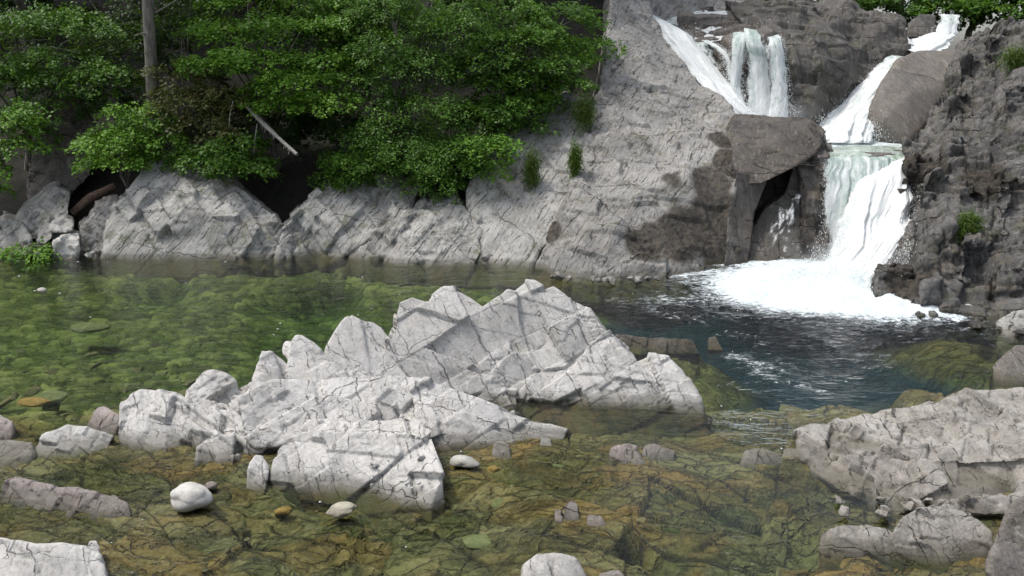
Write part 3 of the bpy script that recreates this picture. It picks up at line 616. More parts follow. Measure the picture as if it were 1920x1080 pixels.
# left rubble
for i, (o, lab, mt) in enumerate([
    ([(10,455,17.4),(40,400,17.8),(105,350,18.3),(132,362,18.2),(128,400,17.7),(98,445,17.3)], 'tall grey pointed rock under the dark trees at the far left bank', 'bank'),
    ([(145,480,0),(150,430,17.1),(180,385,17.6),(220,370,17.9),(240,400,17.6),(200,480,0)], 'mossy brown rock against the left edge of the broad mound', 'bluff'),
    ([(95,438,17.0),(100,415,17.2),(125,410,17.3),(140,420,17.2),(136,436,17.0)], 'small grey block resting on the rubble below the pointed rock', 'bank'),
    ([(62,458,16.9),(75,435,17.0),(100,420,17.1),(98,445,16.9),(85,458,16.8)], 'grey upright shard in the rubble at the far left bank', 'bank'),
    ([(95,478,0),(105,450,16.8),(130,440,16.9),(150,448,16.8),(152,480,0)], 'pale rounded rock at the waterline at the far left bank', 'white'),
    ([(-40,475,0),(-30,430,17.2),(10,410,17.5),(45,420,17.4),(60,450,17.1),(50,478,0)], 'grey rock heap at the left edge of the far waterline', 'bank'),
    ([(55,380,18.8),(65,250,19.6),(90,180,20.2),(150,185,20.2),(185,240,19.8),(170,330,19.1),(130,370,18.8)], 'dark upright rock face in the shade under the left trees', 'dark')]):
    rk('bank_rock', [(o, (), (0, .8, 0))], .035, mt, lab, big=.06, seed=20 + i, sets=bank_sets, blk=[(.35, .10, .3, .8, .35)])

# ================================================================= FOREGROUND OUTCROP
FS = [((.78, -.15, .6), .34, .055, 1, .35), ((-.6, .3, .75), .8, .04, .8, .3), ((.2, .9, .4), .6, .03, .5, .3)]
def fg(name, outs, lab, seed, voxel=.022, mat='white', sets=FS, vor=(((.25, .3, .5), .035, .7, .52),), **kw):
    kw.setdefault('big', .05); kw.setdefault('crackw', .014); kw.setdefault('crackd', .010); kw.setdefault('fine', .007)
    return rk(name, outs, voxel, mat, lab, seed=seed, sets=list(sets), vor=list(vor), **kw)
# main crest
def pl(x0, y0, x1, y1, s_): return ((x0, y0), (x1, y1), s_)
FB3 = [(.42, .05, .2, .7, .5), (.12, .025, .35, .7, .56)]
fg('rock_crest', [
  ([(690,718,9),(715,660,9),(741,605,9),(741,585,9),(748,563,9),(772,554,9),(790,562,9),(805,571,9),(812,552,9),(830,539,9),(857,540,9),(880,554,9),(905,576,9),(930,620,9),(985,744,0),(891,746,0),(810,750,9),(740,750,9)],
   [(800,640,9),(860,610,9),(830,690,9),(900,690,9),(770,600,9)], (0, .55, -.3), pl(740,765,985,746,1.5)),
  ([(775,700,9),(800,640,9),(800,590,9),(812,552,9),(830,539,9),(857,540,9),(880,554,9),(905,576,9),(900,640,9),(880,700,9)], (), (0, .4, -.3), pl(740,757,985,738,1.62)),
  ([(895,720,9),(905,576,9),(924,561,9),(952,540,9),(968,545,9),(975,600,9),(1010,700,9),(1030,748,0),(985,744,0)], [(940,640,9)], (0, .6, -.3), pl(900,748,1200,744,1.7)),
  ([(960,640,9),(965,545,9),(978,532,9),(985,526,9),(1005,530,9),(1020,540,9),(1038,533,9),(1058,545,9),(1071,557,9),(1085,610,9),(1110,700,9),(1120,748,0),(1020,747,0)], [(1030,620,9),(1050,700,9)], (.05, .6, -.3), pl(900,745,1250,748,1.5)),
  ([(1050,640,9),(1062,575,9),(1075,562,9),(1109,580,9),(1130,610,9),(1147,637,9),(1170,665,9),(1189,680,9),(1230,720,9),(1251,754,0),(1180,750,0),(1100,748,0),(1070,700,9)], [(1120,650,9),(1150,700,9)], (.1, .6, -.3), pl(900,742,1255,756,1.3)),
  ([(1180,752,0),(1172,705,9),(1190,683,9),(1215,673,9),(1248,674,9),(1278,702,9),(1302,738,9),(1330,760,0),(1255,755,0)], [(1240,710,9)], (.0, .3, -.25), pl(1150,752,1320,758,1.0)),
  ([(800,748,9),(805,699,9),(850,640,9),(866,611,9),(880,607,9),(897,628,9),(945,680,9),(990,746,0),(895,748,0)], [(880,690,9)], (0, .4, -.2), pl(800,760,990,745,1.25)),
  ([(925,745,0),(942,736,.08),(968,738,.08),(972,748,0)], (), (0, .2, 0)),
 ], 'tall jagged pale grey rock crest, highest part of the outcrop in the pool', 30, voxel=.018, big=.03, crackw=.011, sets=[((.82, -.1, .55), .42, .065, 1, .35), ((-.45, .3, .8), 1.5, .05, .7, .5), ((.15, .9, .4), .8, .03, .4, .4)], blk=[(.8, .07, .30, .7, .3), (.20, .025, .35, .7, .52)])
fg('rock_fin', [([(600,722,9),(605,680,9),(611,652,9),(630,618,9),(645,595,9),(662,591,9),(680,600,9),(688,660,9),(700,735,9)], [(650,670,9)], (0, .45, -.3), pl(600,775,800,765,1.5)),
   ([(670,730,9),(676,640,9),(682,601,9),(700,602,9),(715,612,9),(734,637,9),(755,680,9),(770,730,9)], [(710,670,9)], (0, .45, -.3), pl(600,780,800,762,1.3)),
   ([(700,730,9),(708,670,9),(722,650,9),(735,646,9),(756,650,9),(775,675,9),(800,715,9),(760,740,9)], (), (0, .35, -.2), pl(600,772,800,756,1.2))],
   'weathered cracked rock fin with a rounded top left of the tall crest', 31, blk=FB3)
fg('rock_fin', [([(535,735,9),(540,680,9),(547,637,9),(555,628,9),(566,628,9),(592,647,9),(649,699,9),(660,735,9)], [(580,690,9)], (0, .4, -.3), pl(500,790,700,775,1.4)),
   ([(530,665,9),(534,650,9),(541,647,9),(548,651,9),(552,668,9),(540,674,9)], (), (0, .15, 0), pl(500,785,700,770,1.4))], 'narrow pointed rock fin with a small knob beside its top', 32, blk=FB3)
fg('rock_fin', [([(466,745,9),(476,718,9),(482,685,9),(493,661,9),(512,659,9),(522,690,9),(530,745,9)], [(500,700,9)], (0, .45, -.3), pl(450,800,600,785,1.5)),
   ([(505,740,9),(510,662,9),(530,675,9),(555,700,9),(575,745,9)], (), (0, .45, -.3), pl(450,796,600,782,1.2))], 'smooth pale rock fin at the left end of the row of fins', 33, blk=FB3)
fg('rock_mass', [
  ([(440,800,9),(455,745,9),(480,718,9),(560,712,9),(650,700,9),(720,702,9),(790,705,9),(850,735,9),(880,800,9),(815,824,9),(790,835,9),(700,825,9),(620,822,9),(540,835,9),(480,840,9)],
   [(560,760,9),(640,740,9),(720,760,9),(600,790,9),(800,770,9)], (0, .6, -.4), pl(450,860,820,835,.75)),
  ([(560,790,9),(580,745,9),(650,722,9),(740,725,9),(780,780,9),(700,800,9)], (), (0, .4, -.3), pl(450,850,820,822,.85)),
  ([(342,748,9),(352,734,9),(380,715,9),(393,700,9),(411,697,9),(437,708,9),(444,720,9),(460,760,9),(440,790,9),(360,790,9)], [(400,740,9)], (0, .4, -.3), pl(340,815,480,815,1.1)),
  ([(440,740,9),(455,718,9),(480,712,9),(520,730,9),(520,800,9),(450,800,9)], (), (0, .4, -.3), pl(340,835,480,835,.9)),
  ([(430,862,0),(440,815,9),(480,795,9),(545,800,9),(552,845,0),(500,842,0)], (), (0, .5, -.3), pl(430,862,550,845,.6)),
  ], 'low bright shattered rock mass filling the middle of the outcrop below the fins', 34, relax=2, blk=[(.55, .13, .45, .9, .2), (.22, .03, .3, .9, .45)], vor=(), crackw=.012)
fg('rock_slab', [([(790,828,0),(778,770,9),(765,722,9),(800,706,9),(850,726,9),(900,748,9),(960,768,9),(1020,787,9),(1065,803,9),(1035,821,0),(924,829,0),(850,829,0)], [(850,780,9),(950,795,9),(830,745,9)], (.1, .5, -.3), pl(800,829,1040,822,1.15)),
   ([(1000,822,0),(1015,790,9),(1030,788,9),(1066,803,9),(1040,822,0)], (), (.1, .3, -.2), pl(1000,826,1060,816,1.0))],
   'long smooth slab running down to the water right of the shattered middle', 35, vor=(), big=.03, blk=[(.6, .06, .25, .8, .35), (.2, .02, .3, .7, .55)])
fg('rock_block', [([(506,897,0),(514,865,9),(521,840,9),(545,820,9),(570,808,9),(611,806,9),(680,812,9),(740,815,9),(790,822,9),(815,850,9),(830,885,9),(843,925,0),(810,944,0),(730,930,0),(650,908,0),(560,898,0)],
   [(640,850,9),(740,860,9),(600,870,9),(780,890,9),(700,900,9)], (0, .6, -.42), pl(510,898,810,946,1.0)),
   ([(556,815,9),(575,792,9),(611,785,9),(660,790,9),(720,792,9),(775,787,9),(808,805,9),(818,840,9),(830,880,9),(760,850,9),(660,822,9)], [(700,815,9),(780,830,9)], (0, .5, -.4), pl(510,890,810,925,.62)),
   ([(505,898,0),(515,866,9),(524,845,9),(545,870,9),(556,898,0)], (), (0,.3,-.2), pl(510,900,560,902,.75))],
   'big front block of the white outcrop with a crumbling right end above a clear pool', 36, voxel=.018, vor=(), big=.03, blk=[(.6, .10, .35, .9, .25), (.22, .03, .3, .9, .46), (.1, .018, .3, .8, .56)])
fg('rock_heap', [([(225,822,0),(222,793,9),(228,756,9),(245,742,9),(262,733,9),(285,732,9),(333,741,9),(370,762,9),(430,772,9),(480,795,9),(500,835,9),(450,845,0),(400,840,0),(350,832,0),(322,830,0),(252,828,0)],
   [(300,790,9),(380,800,9),(260,780,9)], (0, .5, -.3), pl(225,830,450,845,.85)),
   ([(228,800,9),(232,756,9),(250,742,9),(330,745,9),(350,800,9),(300,822,0),(250,826,0)], (), (0, .4, -.2), pl(225,822,450,840,1.1)),
   ([(360,862,0),(368,838,9),(400,818,9),(440,815,9),(442,864,0)], (), (0, .3, -.15), pl(360,864,440,866,.8))],
   'low fractured white rock with layered plates at the left end of the outcrop', 37, voxel=.02, sets=[((.5, .2, .85), .18, .06, 1, .2), ((.8, -.3, .3), .5, .05, .8, .3), ((.3,.9,.3),.5,.03,.6,.3)], blk=[(.24, .07, .35, .9, .35)])

small = [
 ([(466,900,0),(470,868,1),(480,852,1),(493,853,1),(505,880,1),(505,898,0)], 'small white broken rock just left of the front block', 'white', .2, 1.5),
 ([(2,918,0),(10,900,1),(30,894,1),(83,903,1),(110,912,1),(147,912,1),(190,922,1),(217,925,1),(240,942,1),(265,952,0),(207,964,0),(150,958,0),(100,948,0),(50,936,0)], 'long low pinkish rock bar lying in the shallows at the left edge', 'pink', .15, .5),
 ([(78,835,0),(82,818,1),(110,806,1),(126,797,1),(163,799,1),(215,815,1),(205,828,0),(178,836,0),(104,838,0)], 'low white and grey rock at the tail of the green pool', 'white', .25, .9),
 ([(174,785,0),(180,768,1),(195,764,1),(215,776,1),(228,782,1),(222,800,0),(190,799,0)], 'small pinkish rock touching the left end of the white outcrop', 'pink', .2, .9),
 ([(-60,805,0),(-60,770,1),(0,776,1),(25,790,1),(52,807,0),(20,817,0),(-20,820,0)], 'flat pink and white rock at the left edge by the green pool', 'pink', .3, .6),
 ([(-80,860,0),(-60,825,1),(10,822,1),(60,828,1),(90,840,0),(60,854,0),(10,864,0)], 'flat grey slab barely above the water at the left edge', 'shelf', .2, .25),
 ([(1136,854,0),(1150,842,1),(1174,833,1),(1190,838,1),(1208,852,0)], 'small pinkish rock breaking the shallow water right of the slab', 'pink', .2, .9),
 ([(1192,848,0),(1208,836,1),(1226,830,1),(1268,842,1),(1262,849,0)], 'low pinkish rock next to the small pinkish one in the shallows', 'pink', .2, .6),
 ([(1052,970,0),(1054,945,1),(1070,932,1),(1086,940,1),(1092,968,0)], 'pale pink square stone standing in the shallows', 'pink', .12, 1.5),
 ([(1037,968,0),(1040,955,1),(1054,956,1),(1056,970,0)], 'tiny pink stone touching the pink square stone', 'pink', .08, 1.0),
 ([(1094,975,0),(1100,960,1),(1130,962,1),(1150,976,0),(1120,980,0)], 'flat pinkish ledge tip beside the pink square stone', 'pink', .12, .5),
 ([(975,1100,0),(985,1062,1),(1010,1045,1),(1040,1040,1),(1080,1048,1),(1100,1080,1),(1105,1105,0)], 'grey cracked rock cut off by the bottom edge of the frame', 'white', .2, 1.0),
 ([(1110,1100,0),(1125,1078,1),(1160,1072,1),(1200,1095,0)], 'low pale rock tip at the bottom edge right of the grey cracked rock', 'pink', .15, .6),
 ([(920,848,0),(925,832,1),(940,825,1),(955,832,1),(962,846,0)], 'small round grey rock by the foot of the long slab', 'shelf', .1, 1.2),
 ([(1005,828,0),(1015,812,1),(1035,816,1),(1040,830,0)], 'little grey block at the very tip of the long slab', 'white', .1, 1.0),
 ([(1520,1024,0),(1535,1000,1),(1570,982,1),(1625,978,1),(1665,985,1),(1690,1005,1),(1695,1034,0),(1600,1034,0)], 'low rounded grey boulder in the right foreground, left of the bigger one', 'shelf', .3, 1.0),
 ([(1678,1036,0),(1672,1000,1),(1690,965,1),(1720,950,1),(1770,945,1),(1825,958,1),(1862,995,1),(1858,1036,0),(1770,1042,0)], 'large rounded boulder in the right foreground', 'shelf', .4, 1.1),
 ([(1850,1130,0),(1852,1060,1),(1872,1000,1),(1895,945,1),(1930,925,1),(2000,920,1),(2000,1130,0)], 'tan weathered boulder cut off by the right bottom corner', 'tan', .4, 1.2),
 ([(1852,706,0),(1858,685,1),(1885,655,1),(1905,645,1),(1990,650,1),(2000,720,0),(1880,714,0)], 'pinkish tan boulder at the right edge of the dark pool', 'tan', .6, 1.3),
 ([(1860,622,0),(1866,602,1),(1890,586,1),(1930,577,1),(2000,590,1),(2000,632,0),(1890,630,0)], 'flat grey slab at the foot of the right cliff', 'bank', .5, .8),
 ([(1145,640,0),(1155,627,1),(1200,632,1),(1260,634,1),(1300,635,1),(1310,645,0),(1200,647,0)], 'low brown jagged rock bar just awash behind the crest', 'dark', .15, .8),
 ([(1322,640,0),(1328,632,1),(1342,630,1),(1352,640,0)], 'tiny dark rock tip standing out of the dark pool', 'dark', .12, 1),
 ([(-80,1150,0),(-80,1005,1),(0,1007,1),(67,1022,1),(110,1020,1),(160,1026,1),(188,1040,1),(200,1075,1),(208,1140,0)], 'big pale grey rock with smooth rounded plates in the left bottom corner', 'white', .35, .8),
 ([(160,1045,1),(168,1015,1),(182,1012,1),(190,1028,1),(194,1060,0),(170,1060,0)], 'small white chip on the shoulder of the left corner rock', 'white', .1, 1.2),
 ([(1380,856,0),(1398,846,1),(1430,840,1),(1462,849,1),(1466,858,0)], 'low grey rock at the head of the reflecting pool', 'shelf', .12, .45),
 ([(1462,852,0),(1470,840,1),(1500,842,1),(1510,854,0)], 'thin pale flat rock at the edge of the reflecting pool', 'shelf', .15, .5),
]
for i, (o, lab, mt, th, slp) in enumerate(small):
    fl = [(a[0], a[1]) for a in o if a[2] == 0]; fl.sort(); a_, b_ = fl[0], fl[-1]
    lowest = max(fl, key=lambda q: q[1]); dy = max(0, lowest[1] - (a_[1] + (b_[1] - a_[1]) * (lowest[0] - a_[0]) / max(1, b_[0] - a_[0])))
    P_ = (pl(a_[0], a_[1] + dy, b_[0], b_[1] + dy, slp))
    o = [(x, y, (9 if t == 1 else t)) for x, y, t in o]
    fg('low_rock', [(o, (), (.0, th, -.85 * th), P_, (0, -.16, -.09) if th < .3 else (0, -.2, -.3))], lab, 60 + i, voxel=.014 if th < .3 else .018, mat=mt, big=.05, fine=.010, relax=8 if th < .3 else 4,
       vor=() , sets=[((.5, .3, .8), .22, .02, .8, .25), ((.8, -.4, .3), .3, .02, .8, .25), ((.2, .8, .4), .4, .02, .5, .3)], blk=[(.22, .035, .25, .8, .4)])
# right foreground ledge
fg('rock_ledge', [
  ([(1478,842,0),(1490,815,9),(1515,800,9),(1570,790,9),(1640,772,9),(1800,745,9),(1930,725,9),(2100,720,9),(2150,960,9),(1900,955,9),(1800,965,9),(1710,962,0),(1640,944,0),(1580,918,0),(1535,892,0),(1530,867,0),(1505,852,0)],
   [(1620,850,9),(1700,820,9),(1800,830,9),(1850,780,9),(1700,900,9),(1600,880,9),(1880,880,9),(1550,830,9)], (.2, 1.2, -.7), pl(1400,838,1690,965,.11)),
  ([(1535,893,0),(1560,868,9),(1640,850,9),(1760,862,9),(1790,900,9),(1720,940,9),(1640,935,9)], (), (0,.25,-.6), pl(1530,897,1700,965,.32)),
  ([(1640,870,9),(1690,800,9),(1800,762,9),(1900,765,9),(1990,760,9),(1990,860,9),(1800,860,9)], (), (0,.25,-.6), pl(1560,880,1700,990,.16)),
  ([(1520,842,9),(1560,810,9),(1640,788,9),(1700,790,9),(1620,840,9),(1560,852,9)], (), (0,.25,-.6), pl(1430,850,1620,870,.24)),
  ([(1740,960,9),(1760,935,9),(1830,925,9),(1900,930,9),(1900,965,9)], (), (0,.25,-.6), pl(1700,985,1900,985,.6)),
  ], 'broad rough beige rock ledge sloping into the water at the right', 50, voxel=.022, mat='shelf', big=.07, sets=[((-.2, .5, .85), .16, .03, .6, .4), ((.6, .5, .5), .8, .05, .8, .4), ((.8, -.5, .2), .7, .03, .5, .4)],
  vor=(), relax=2, blk=[(.6, .11, .4, .8, .3), (.24, .045, .4, .8, .4), (.1, .02, .3, .7, .5)], crackw=.012)

# stones (individual, rounded)
def stone(px, py, wpx, hpx, mat, lab, z0=0.0, sink=.25, seed=0, rot=0):
    b = G(px, py + hpx * .3, z0); D = (b - Vector((0, 0, H))).length; s = D / F
    rx, rz = wpx * s * .44, hpx * s * .38
    bm = bmesh.new(); bmesh.ops.create_icosphere(bm, subdivisions=5, radius=1)
    me = bpy.data.meshes.new('stone'); bm.to_mesh(me); bm.free()
    P, N = get_co(me)
    q = P * (1 + .28 * (fbm(P * .9 + seed * 5.1, seed, 2) - .5)[:, None] * 2)
    f1, f2, idr, vec = voro(P * .8 + seed, seed); q *= (1 - .30 * (f1 - .5))[:, None]
    q = q * np.array([rx, (rx + rz) * .5, rz])
    c, s_ = math.cos(rot), math.sin(rot); q = np.stack([q[:, 0] * c - q[:, 2] * s_, q[:, 1], q[:, 0] * s_ + q[:, 2] * c], 1)
    me.vertices.foreach_set('co', q.astype(np.float32).ravel()); me.update()
    attr(me, 'tone', .5 + .2 * (fbm(P * 2, seed, 2) - .5)); attr(me, 'crack', P[:, 0] * 0)
    me.polygons.foreach_set('use_smooth', np.full(len(me.polygons), True))
    o = link('stone', me, M[mat], None, (b.x, b.y + rx * .3, z0 + rz * (1 - sink * 2)))
    tag(o, lab, 'stone'); return o
stone(352, 937, 72, 56, 'stone', 'round white stone sitting in the clear shallows at lower left', 0, .12, 1)
stone(869, 867, 58, 24, 'stone', 'oblong white cobble near the crumbling end of the front block', 0, .2, 2, -.12)
stone(638, 958, 60, 28, 'cream', 'smooth cream oval stone in front of the white front block', 0, .2, 3, .15)
stone(78, 545, 18, 12, 'stone', 'small white stone alone in the green pool near the far left', 0, .2, 4)
stone(394, 912, 24, 16, 'pink', 'little pink stone behind the round white stone', 0, .2, 5)
stone(965, 742, 34, 13, 'stone', 'flat white pebble at the foot of the tall crest', 0, .2, 8)
M['ugreen'] = simple('green_coated_stone', (.10, .125, .04), (.18, .21, .08), 9, bumpd=.005)
M['ucob'] = simple('olive_cobble', (.06, .062, .02), (.17, .15, .06), 3, bumpd=.01)
M['uorange'] = simple('orange_stone', (.20, .13, .03), (.30, .21, .05), 12, bumpd=.005)
for a in [(945, 948, 70, 24, 'ugreen', 'large pale green stone under the clear water', -.12, 11), (925, 880, 30, 18, 'uorange', 'orange stone under the water near the oblong cobble', -.1, 12),
          (1040, 876, 36, 14, 'ugreen', 'flat green submerged stone right of the orange one', -.1, 13), (905, 1018, 80, 16, 'ugreen', 'long thin green stone under the foreground pool', -.15, 14),
          (960, 915, 22, 18, 'ugreen', 'small green submerged stone above the large one', -.12, 15), (905, 932, 26, 14, 'ugreen', 'small green submerged stone left of the large one', -.12, 16),
          (530, 958, 34, 16, 'uorange', 'yellowish submerged stone left of the cream oval stone', -.1, 17), (165, 615, 70, 18, 'ugreen', 'dark flat stone under the green pool at left', -.2, 18),
          (90, 745, 60, 20, 'ugreen', 'wide flat green stone under the near end of the pool', -.12, 19), (60, 755, 60, 14, 'uorange', 'orange brown stone under the near left end of the pool', -.12, 20)]:
    stone(a[0], a[1], a[2], a[3], a[4], a[5], a[6], .3, a[7])

# loose broken stones
def chip(p, r_, mat, lab, group, seed, flat=.6):
    rr = random.Random(seed * 7 + 3); bm = bmesh.new()
    for k in range(11):
        v_ = Vector((rr.gauss(0, 1), rr.gauss(0, 1), rr.gauss(0, 1))).normalized()
        bm.verts.new((v_.x * r_ * rr.uniform(.8, 1.1), v_.y * r_ * .8, v_.z * r_ * flat))
    bmesh.ops.convex_hull(bm, input=bm.verts[:]); bmesh.ops.delete(bm, geom=[v for v in bm.verts if not v.link_faces], context='VERTS')
    bmesh.ops.bevel(bm, geom=bm.edges[:], offset=r_ * .09, segments=2, profile=.5, affect='EDGES', clamp_overlap=True)
    bmesh.ops.triangulate(bm, faces=bm.faces[:]); bmesh.ops.subdivide_edges(bm, edges=bm.edges[:], cuts=2, use_grid_fill=True)
    me = bpy.data.meshes.new('loose_stone'); bm.to_mesh(me); bm.free()
    P, N = get_co(me); q = P + N * (r_ * .10 * (fbm(P / r_ * 2.2 + seed, seed, 3) - .5) * 2)[:, None]
    me.vertices.foreach_set('co', q.astype(np.float32).ravel()); me.update()
    attr(me, 'tone', np.full(len(P), rr.uniform(.2, .9))); attr(me, 'crack', np.zeros(len(P))); attr(me, 'stain', np.zeros(len(P)))
    o = link('loose_stone', me, M[mat], None, p); o.rotation_euler = (rr.uniform(-.3, .3), rr.uniform(-.3, .3), rr.uniform(0, 6)); tag(o, lab, 'stone', group); return o
rr_ = random.Random(5); kk = 0
for (n_, fn, r0, r1, mat, lab, grp) in (
    (20, lambda: on_plane(rr_.uniform(540, 800), rr_.uniform(752, 812), pl(450, 860, 820, 835, .75)), .04, .11, 'white', 'small broken white stone lying on the shattered middle of the outcrop', 'broken stones on the outcrop'),
    (9, lambda: on_plane(rr_.uniform(690, 810), rr_.uniform(850, 915), pl(510, 898, 810, 946, 1.0)), .03, .07, 'white', 'small white rubble piece at the crumbling end of the front block', 'rubble on the front block'),
    (16, lambda: G(rr_.uniform(-10, 170), rr_.uniform(452, 480), .10), .08, .2, 'bank', 'small grey stone in the rubble at the far left waterline', 'rubble at the far left bank'),
    (14, lambda: G(rr_.uniform(985, 1330), 0, .08) if 0 else G(*(lambda t: (990 + 330 * t, 512 + 14 * math.sin(t * 3.1)))(rr_.random()), .06), .08, .2, 'bluff', 'small grey stone along the waterline under the bluff', 'stones along the foot of the bluff'),
    (14, lambda: G(*(lambda t: (1700 + 220 * t, 580 + 36 * t + rr_.uniform(-3, 12)))(rr_.random()), .05), .07, .2, 'right', 'small dark stone at the waterline under the right cliff', 'stones along the foot of the right cliff'),
    (14, lambda: G(rr_.uniform(1560, 1900), rr_.uniform(925, 965), .06), .05, .13, 'shelf', 'small beige stone between the right ledge and the foreground boulders', 'stones below the right ledge'),
    (26, lambda: G(rr_.uniform(0, 420), rr_.uniform(640, 790), -.22), .08, .2, 'ucob', 'flat olive cobble under the near end of the green pool', 'cobbles under the green pool'),
    (30, lambda: G(rr_.uniform(350, 1300), rr_.uniform(880, 1075), -.12), .03, .11, 'ucob', 'small olive stone under the clear foreground shallows', 'stones under the foreground shallows')):
    for i in range(n_):
        kk += 1; chip(fn(), rr_.uniform(r0, r1) * rr_.uniform(.6, 1), mat, lab, grp, kk, .38 if mat == 'ucob' else .6)

# ================================================================= WATER
FB = G(1620, 520)   # foot of main fall
def build_pool():
    nr_, nc = 420, 520
    Yr = 3.4 + (19.0 - 3.4) * np.linspace(0, 1, nr_) ** 1.2; u = np.linspace(-1, 1, nc)
    YY, UU = np.meshgrid(Yr, u, indexing='ij'); XX = UU * (3.0 + YY * .60)
    X, Y = XX.ravel(), YY.ravel(); P = np.stack([X, Y, 0 * X], 1)
    # distance to the foam source line
    A = np.array(G(1400, 490)[:2]); Bp = np.array(G(1640, 530)[:2]); ab = Bp - A
    t = np.clip(((X - A[0]) * ab[0] + (Y - A[1]) * ab[1]) / (ab @ ab), 0, 1)
    d = np.hypot(X - A[0] - t * ab[0], (Y - A[1] - t * ab[1]))
    C2 = np.array(G(1590, 540)[:2]); dc = np.hypot((X - C2[0]) / 1.35, (Y - C2[1]))
    foam = np.maximum(sm(d, 1.5, .1) * (.62 + .6 * t), sm(dc, 2.6, .5) * 1.9); foam = np.maximum(foam, .20 * sm(dc, 4.2, 1.2))
    # thin streak line drifting off the right side & left
    for a, b_, wd, am in ((G(1640, 570), G(1790, 598), .35, .75), (G(1400, 500), G(1290, 530), .45, .42), (G(1420, 700), G(1540, 735), .25, .30), (G(1250,560),G(1500,560),.9,.30), (G(1150,560),G(1300,600),.6,.16), (G(1280,515),G(1480,500),.5,.55), (G(1380, 668), G(1440, 690), .35, .3)):
        a = np.array(a[:2]); e = np.array(b_[:2]) - a; tt = np.clip(((X - a[0]) * e[0] + (Y - a[1]) * e[1]) / (e @ e), 0, 1)
        foam = np.maximum(foam, am * sm(np.hypot(X - a[0] - tt * e[0], Y - a[1] - tt * e[1]), wd, 0))
    churn = sm(np.hypot((X - C2[0]) / 1.5, Y - C2[1]), 5.5, .5)
    gx = sm(X, .6, 2.6) * sm(Y, 8.6, 10)
    near = sm(Y, 9.4, 7.4)
    rip = .20 * (1 - near) + (.05 + .16 * sm(fbm(P * .7, 88, 3), .42, .62)) * near + .17 * churn * gx + .12 * gx
    R1 = np.array(G(1330, 770)[:2]); rip += .22 * sm(np.hypot(X - R1[0], (Y - R1[1]) * 1.0), 1.3, .2)
    z = churn * .16 * (fbm(P * np.array([1.3, 1.9, 1]), 5, 4) - .5) + .05 * gx * (fbm(P * np.array([2, 3.3, 1]), 6, 3) - .5)
    z += np.minimum(foam, 1) * .30 * (fbm(P * 2.4, 7, 5) - .3) * sm(dc, 3.0, .5)
    fl = .03 * np.ones(len(X)); 
    for (px, py, r, am) in ((1190, 1010, .7, .35), (1260, 1040, .5, .3), (520, 620, 1.6, .28), (560, 600, 1.2, .2), (700, 560, 1.5, .2), (1350, 1040, .9, .2), (560, 1040, .7, .15)):  # left pool patches are painted sun glints, foreground ones froth
        q = G(px, py); fl += am * 1.3 * sm(np.hypot((X - q.x) * .7, Y - q.y), r, .1) * vnoise(P * 2.2, 9)
    co = np.stack([X, Y, z], 1); n = len(co)
    i = np.arange(n).reshape(nr_, nc)
    f = np.stack([i[:-1, :-1], i[:-1, 1:], i[1:, 1:], i[1:, :-1]], -1).reshape(-1, 4)
    # closed body of water: skirt + bottom
    loop = np.concatenate([i[0, :], i[1:, -1], i[-1, -2::-1], i[-2:0:-1, 0]])
    low = co[loop].copy(); low[:, 2] = -6.5; li = n + np.arange(len(loop))
    sk = np.stack([loop, li, np.roll(li, -1), np.roll(loop, -1)], 1)
    cc = np.array([[0, 11, -6.5]]); ci = n + len(loop)
    bt = np.stack([li, np.full(len(li), ci), np.full(len(li), ci), np.roll(li, -1)], 1)
    co = np.concatenate([co, low, cc])
    me = bpy.data.meshes.new('pool_water')
    quads = np.concatenate([f, sk]); tri = bt[:, [0, 1, 3]]
    nq, ntr = len(quads), len(tri)
    me.vertices.add(len(co)); me.vertices.foreach_set('co', co.astype(np.float32).ravel())
    me.loops.add(nq * 4 + ntr * 3); me.loops.foreach_set('vertex_index', np.concatenate([quads.ravel(), tri.ravel()]).astype(np.int32))
    me.polygons.add(nq + ntr); me.polygons.foreach_set('loop_start', np.concatenate([np.arange(nq) * 4, nq * 4 + np.arange(ntr) * 3]).astype(np.int32))
    sf = np.ones(nq + ntr, bool); sf[len(f):] = False
    me.polygons.foreach_set('use_smooth', sf); me.update(calc_edges=True)
    ext = len(co) - n; pad = np.zeros(ext)
    for nm, v_ in (('foam', foam), ('ripple', rip), ('fleck', fl)): attr(me, nm, np.concatenate([v_, pad]))
    tag(link('pool_water', me, M['water']), kind='structure')
build_pool()

def build_upper_pool():
    A = [V(1535, 303, 18.0), V(1705, 288, 18.6)]; z = 2.0
    nx, ny = 60, 80; co = []
    for j in range(ny):
        y = 17.95 + (22.6 - 17.95) * j / (ny - 1)
        for i in range(nx):
            x = (6.3 + (y - 18) * .32) + (3.6 - (y - 18) * .1) * i / (nx - 1); co.append((x, y, z))
    co = np.array(co); co[:, 2] += .05 * (fbm(co * 1.6, 3, 3) - .5) * 2 - .18 * sm(co[:, 1], 18.5, 17.9) + .35 * sm(co[:, 1], 20.9, 22.4) * fbm(co * 1.2, 9, 3)
    i = np.arange(nx * ny).reshape(ny, nx); f = np.stack([i[:-1, :-1], i[:-1, 1:], i[1:, 1:], i[1:, :-1]], -1).reshape(-1, 4)
    me = np_mesh('upper_pool', co, f)
    fo = np.maximum(sm(co[:, 1], 19.8, 21.6) * 1.1, .28) ; attr(me, 'foam', fo); attr(me, 'ripple', fo * 0 + .3); attr(me, 'fleck', fo * 0)
    tag(link('upper_pool', me, M['upwater']), kind='structure')
build_upper_pool()

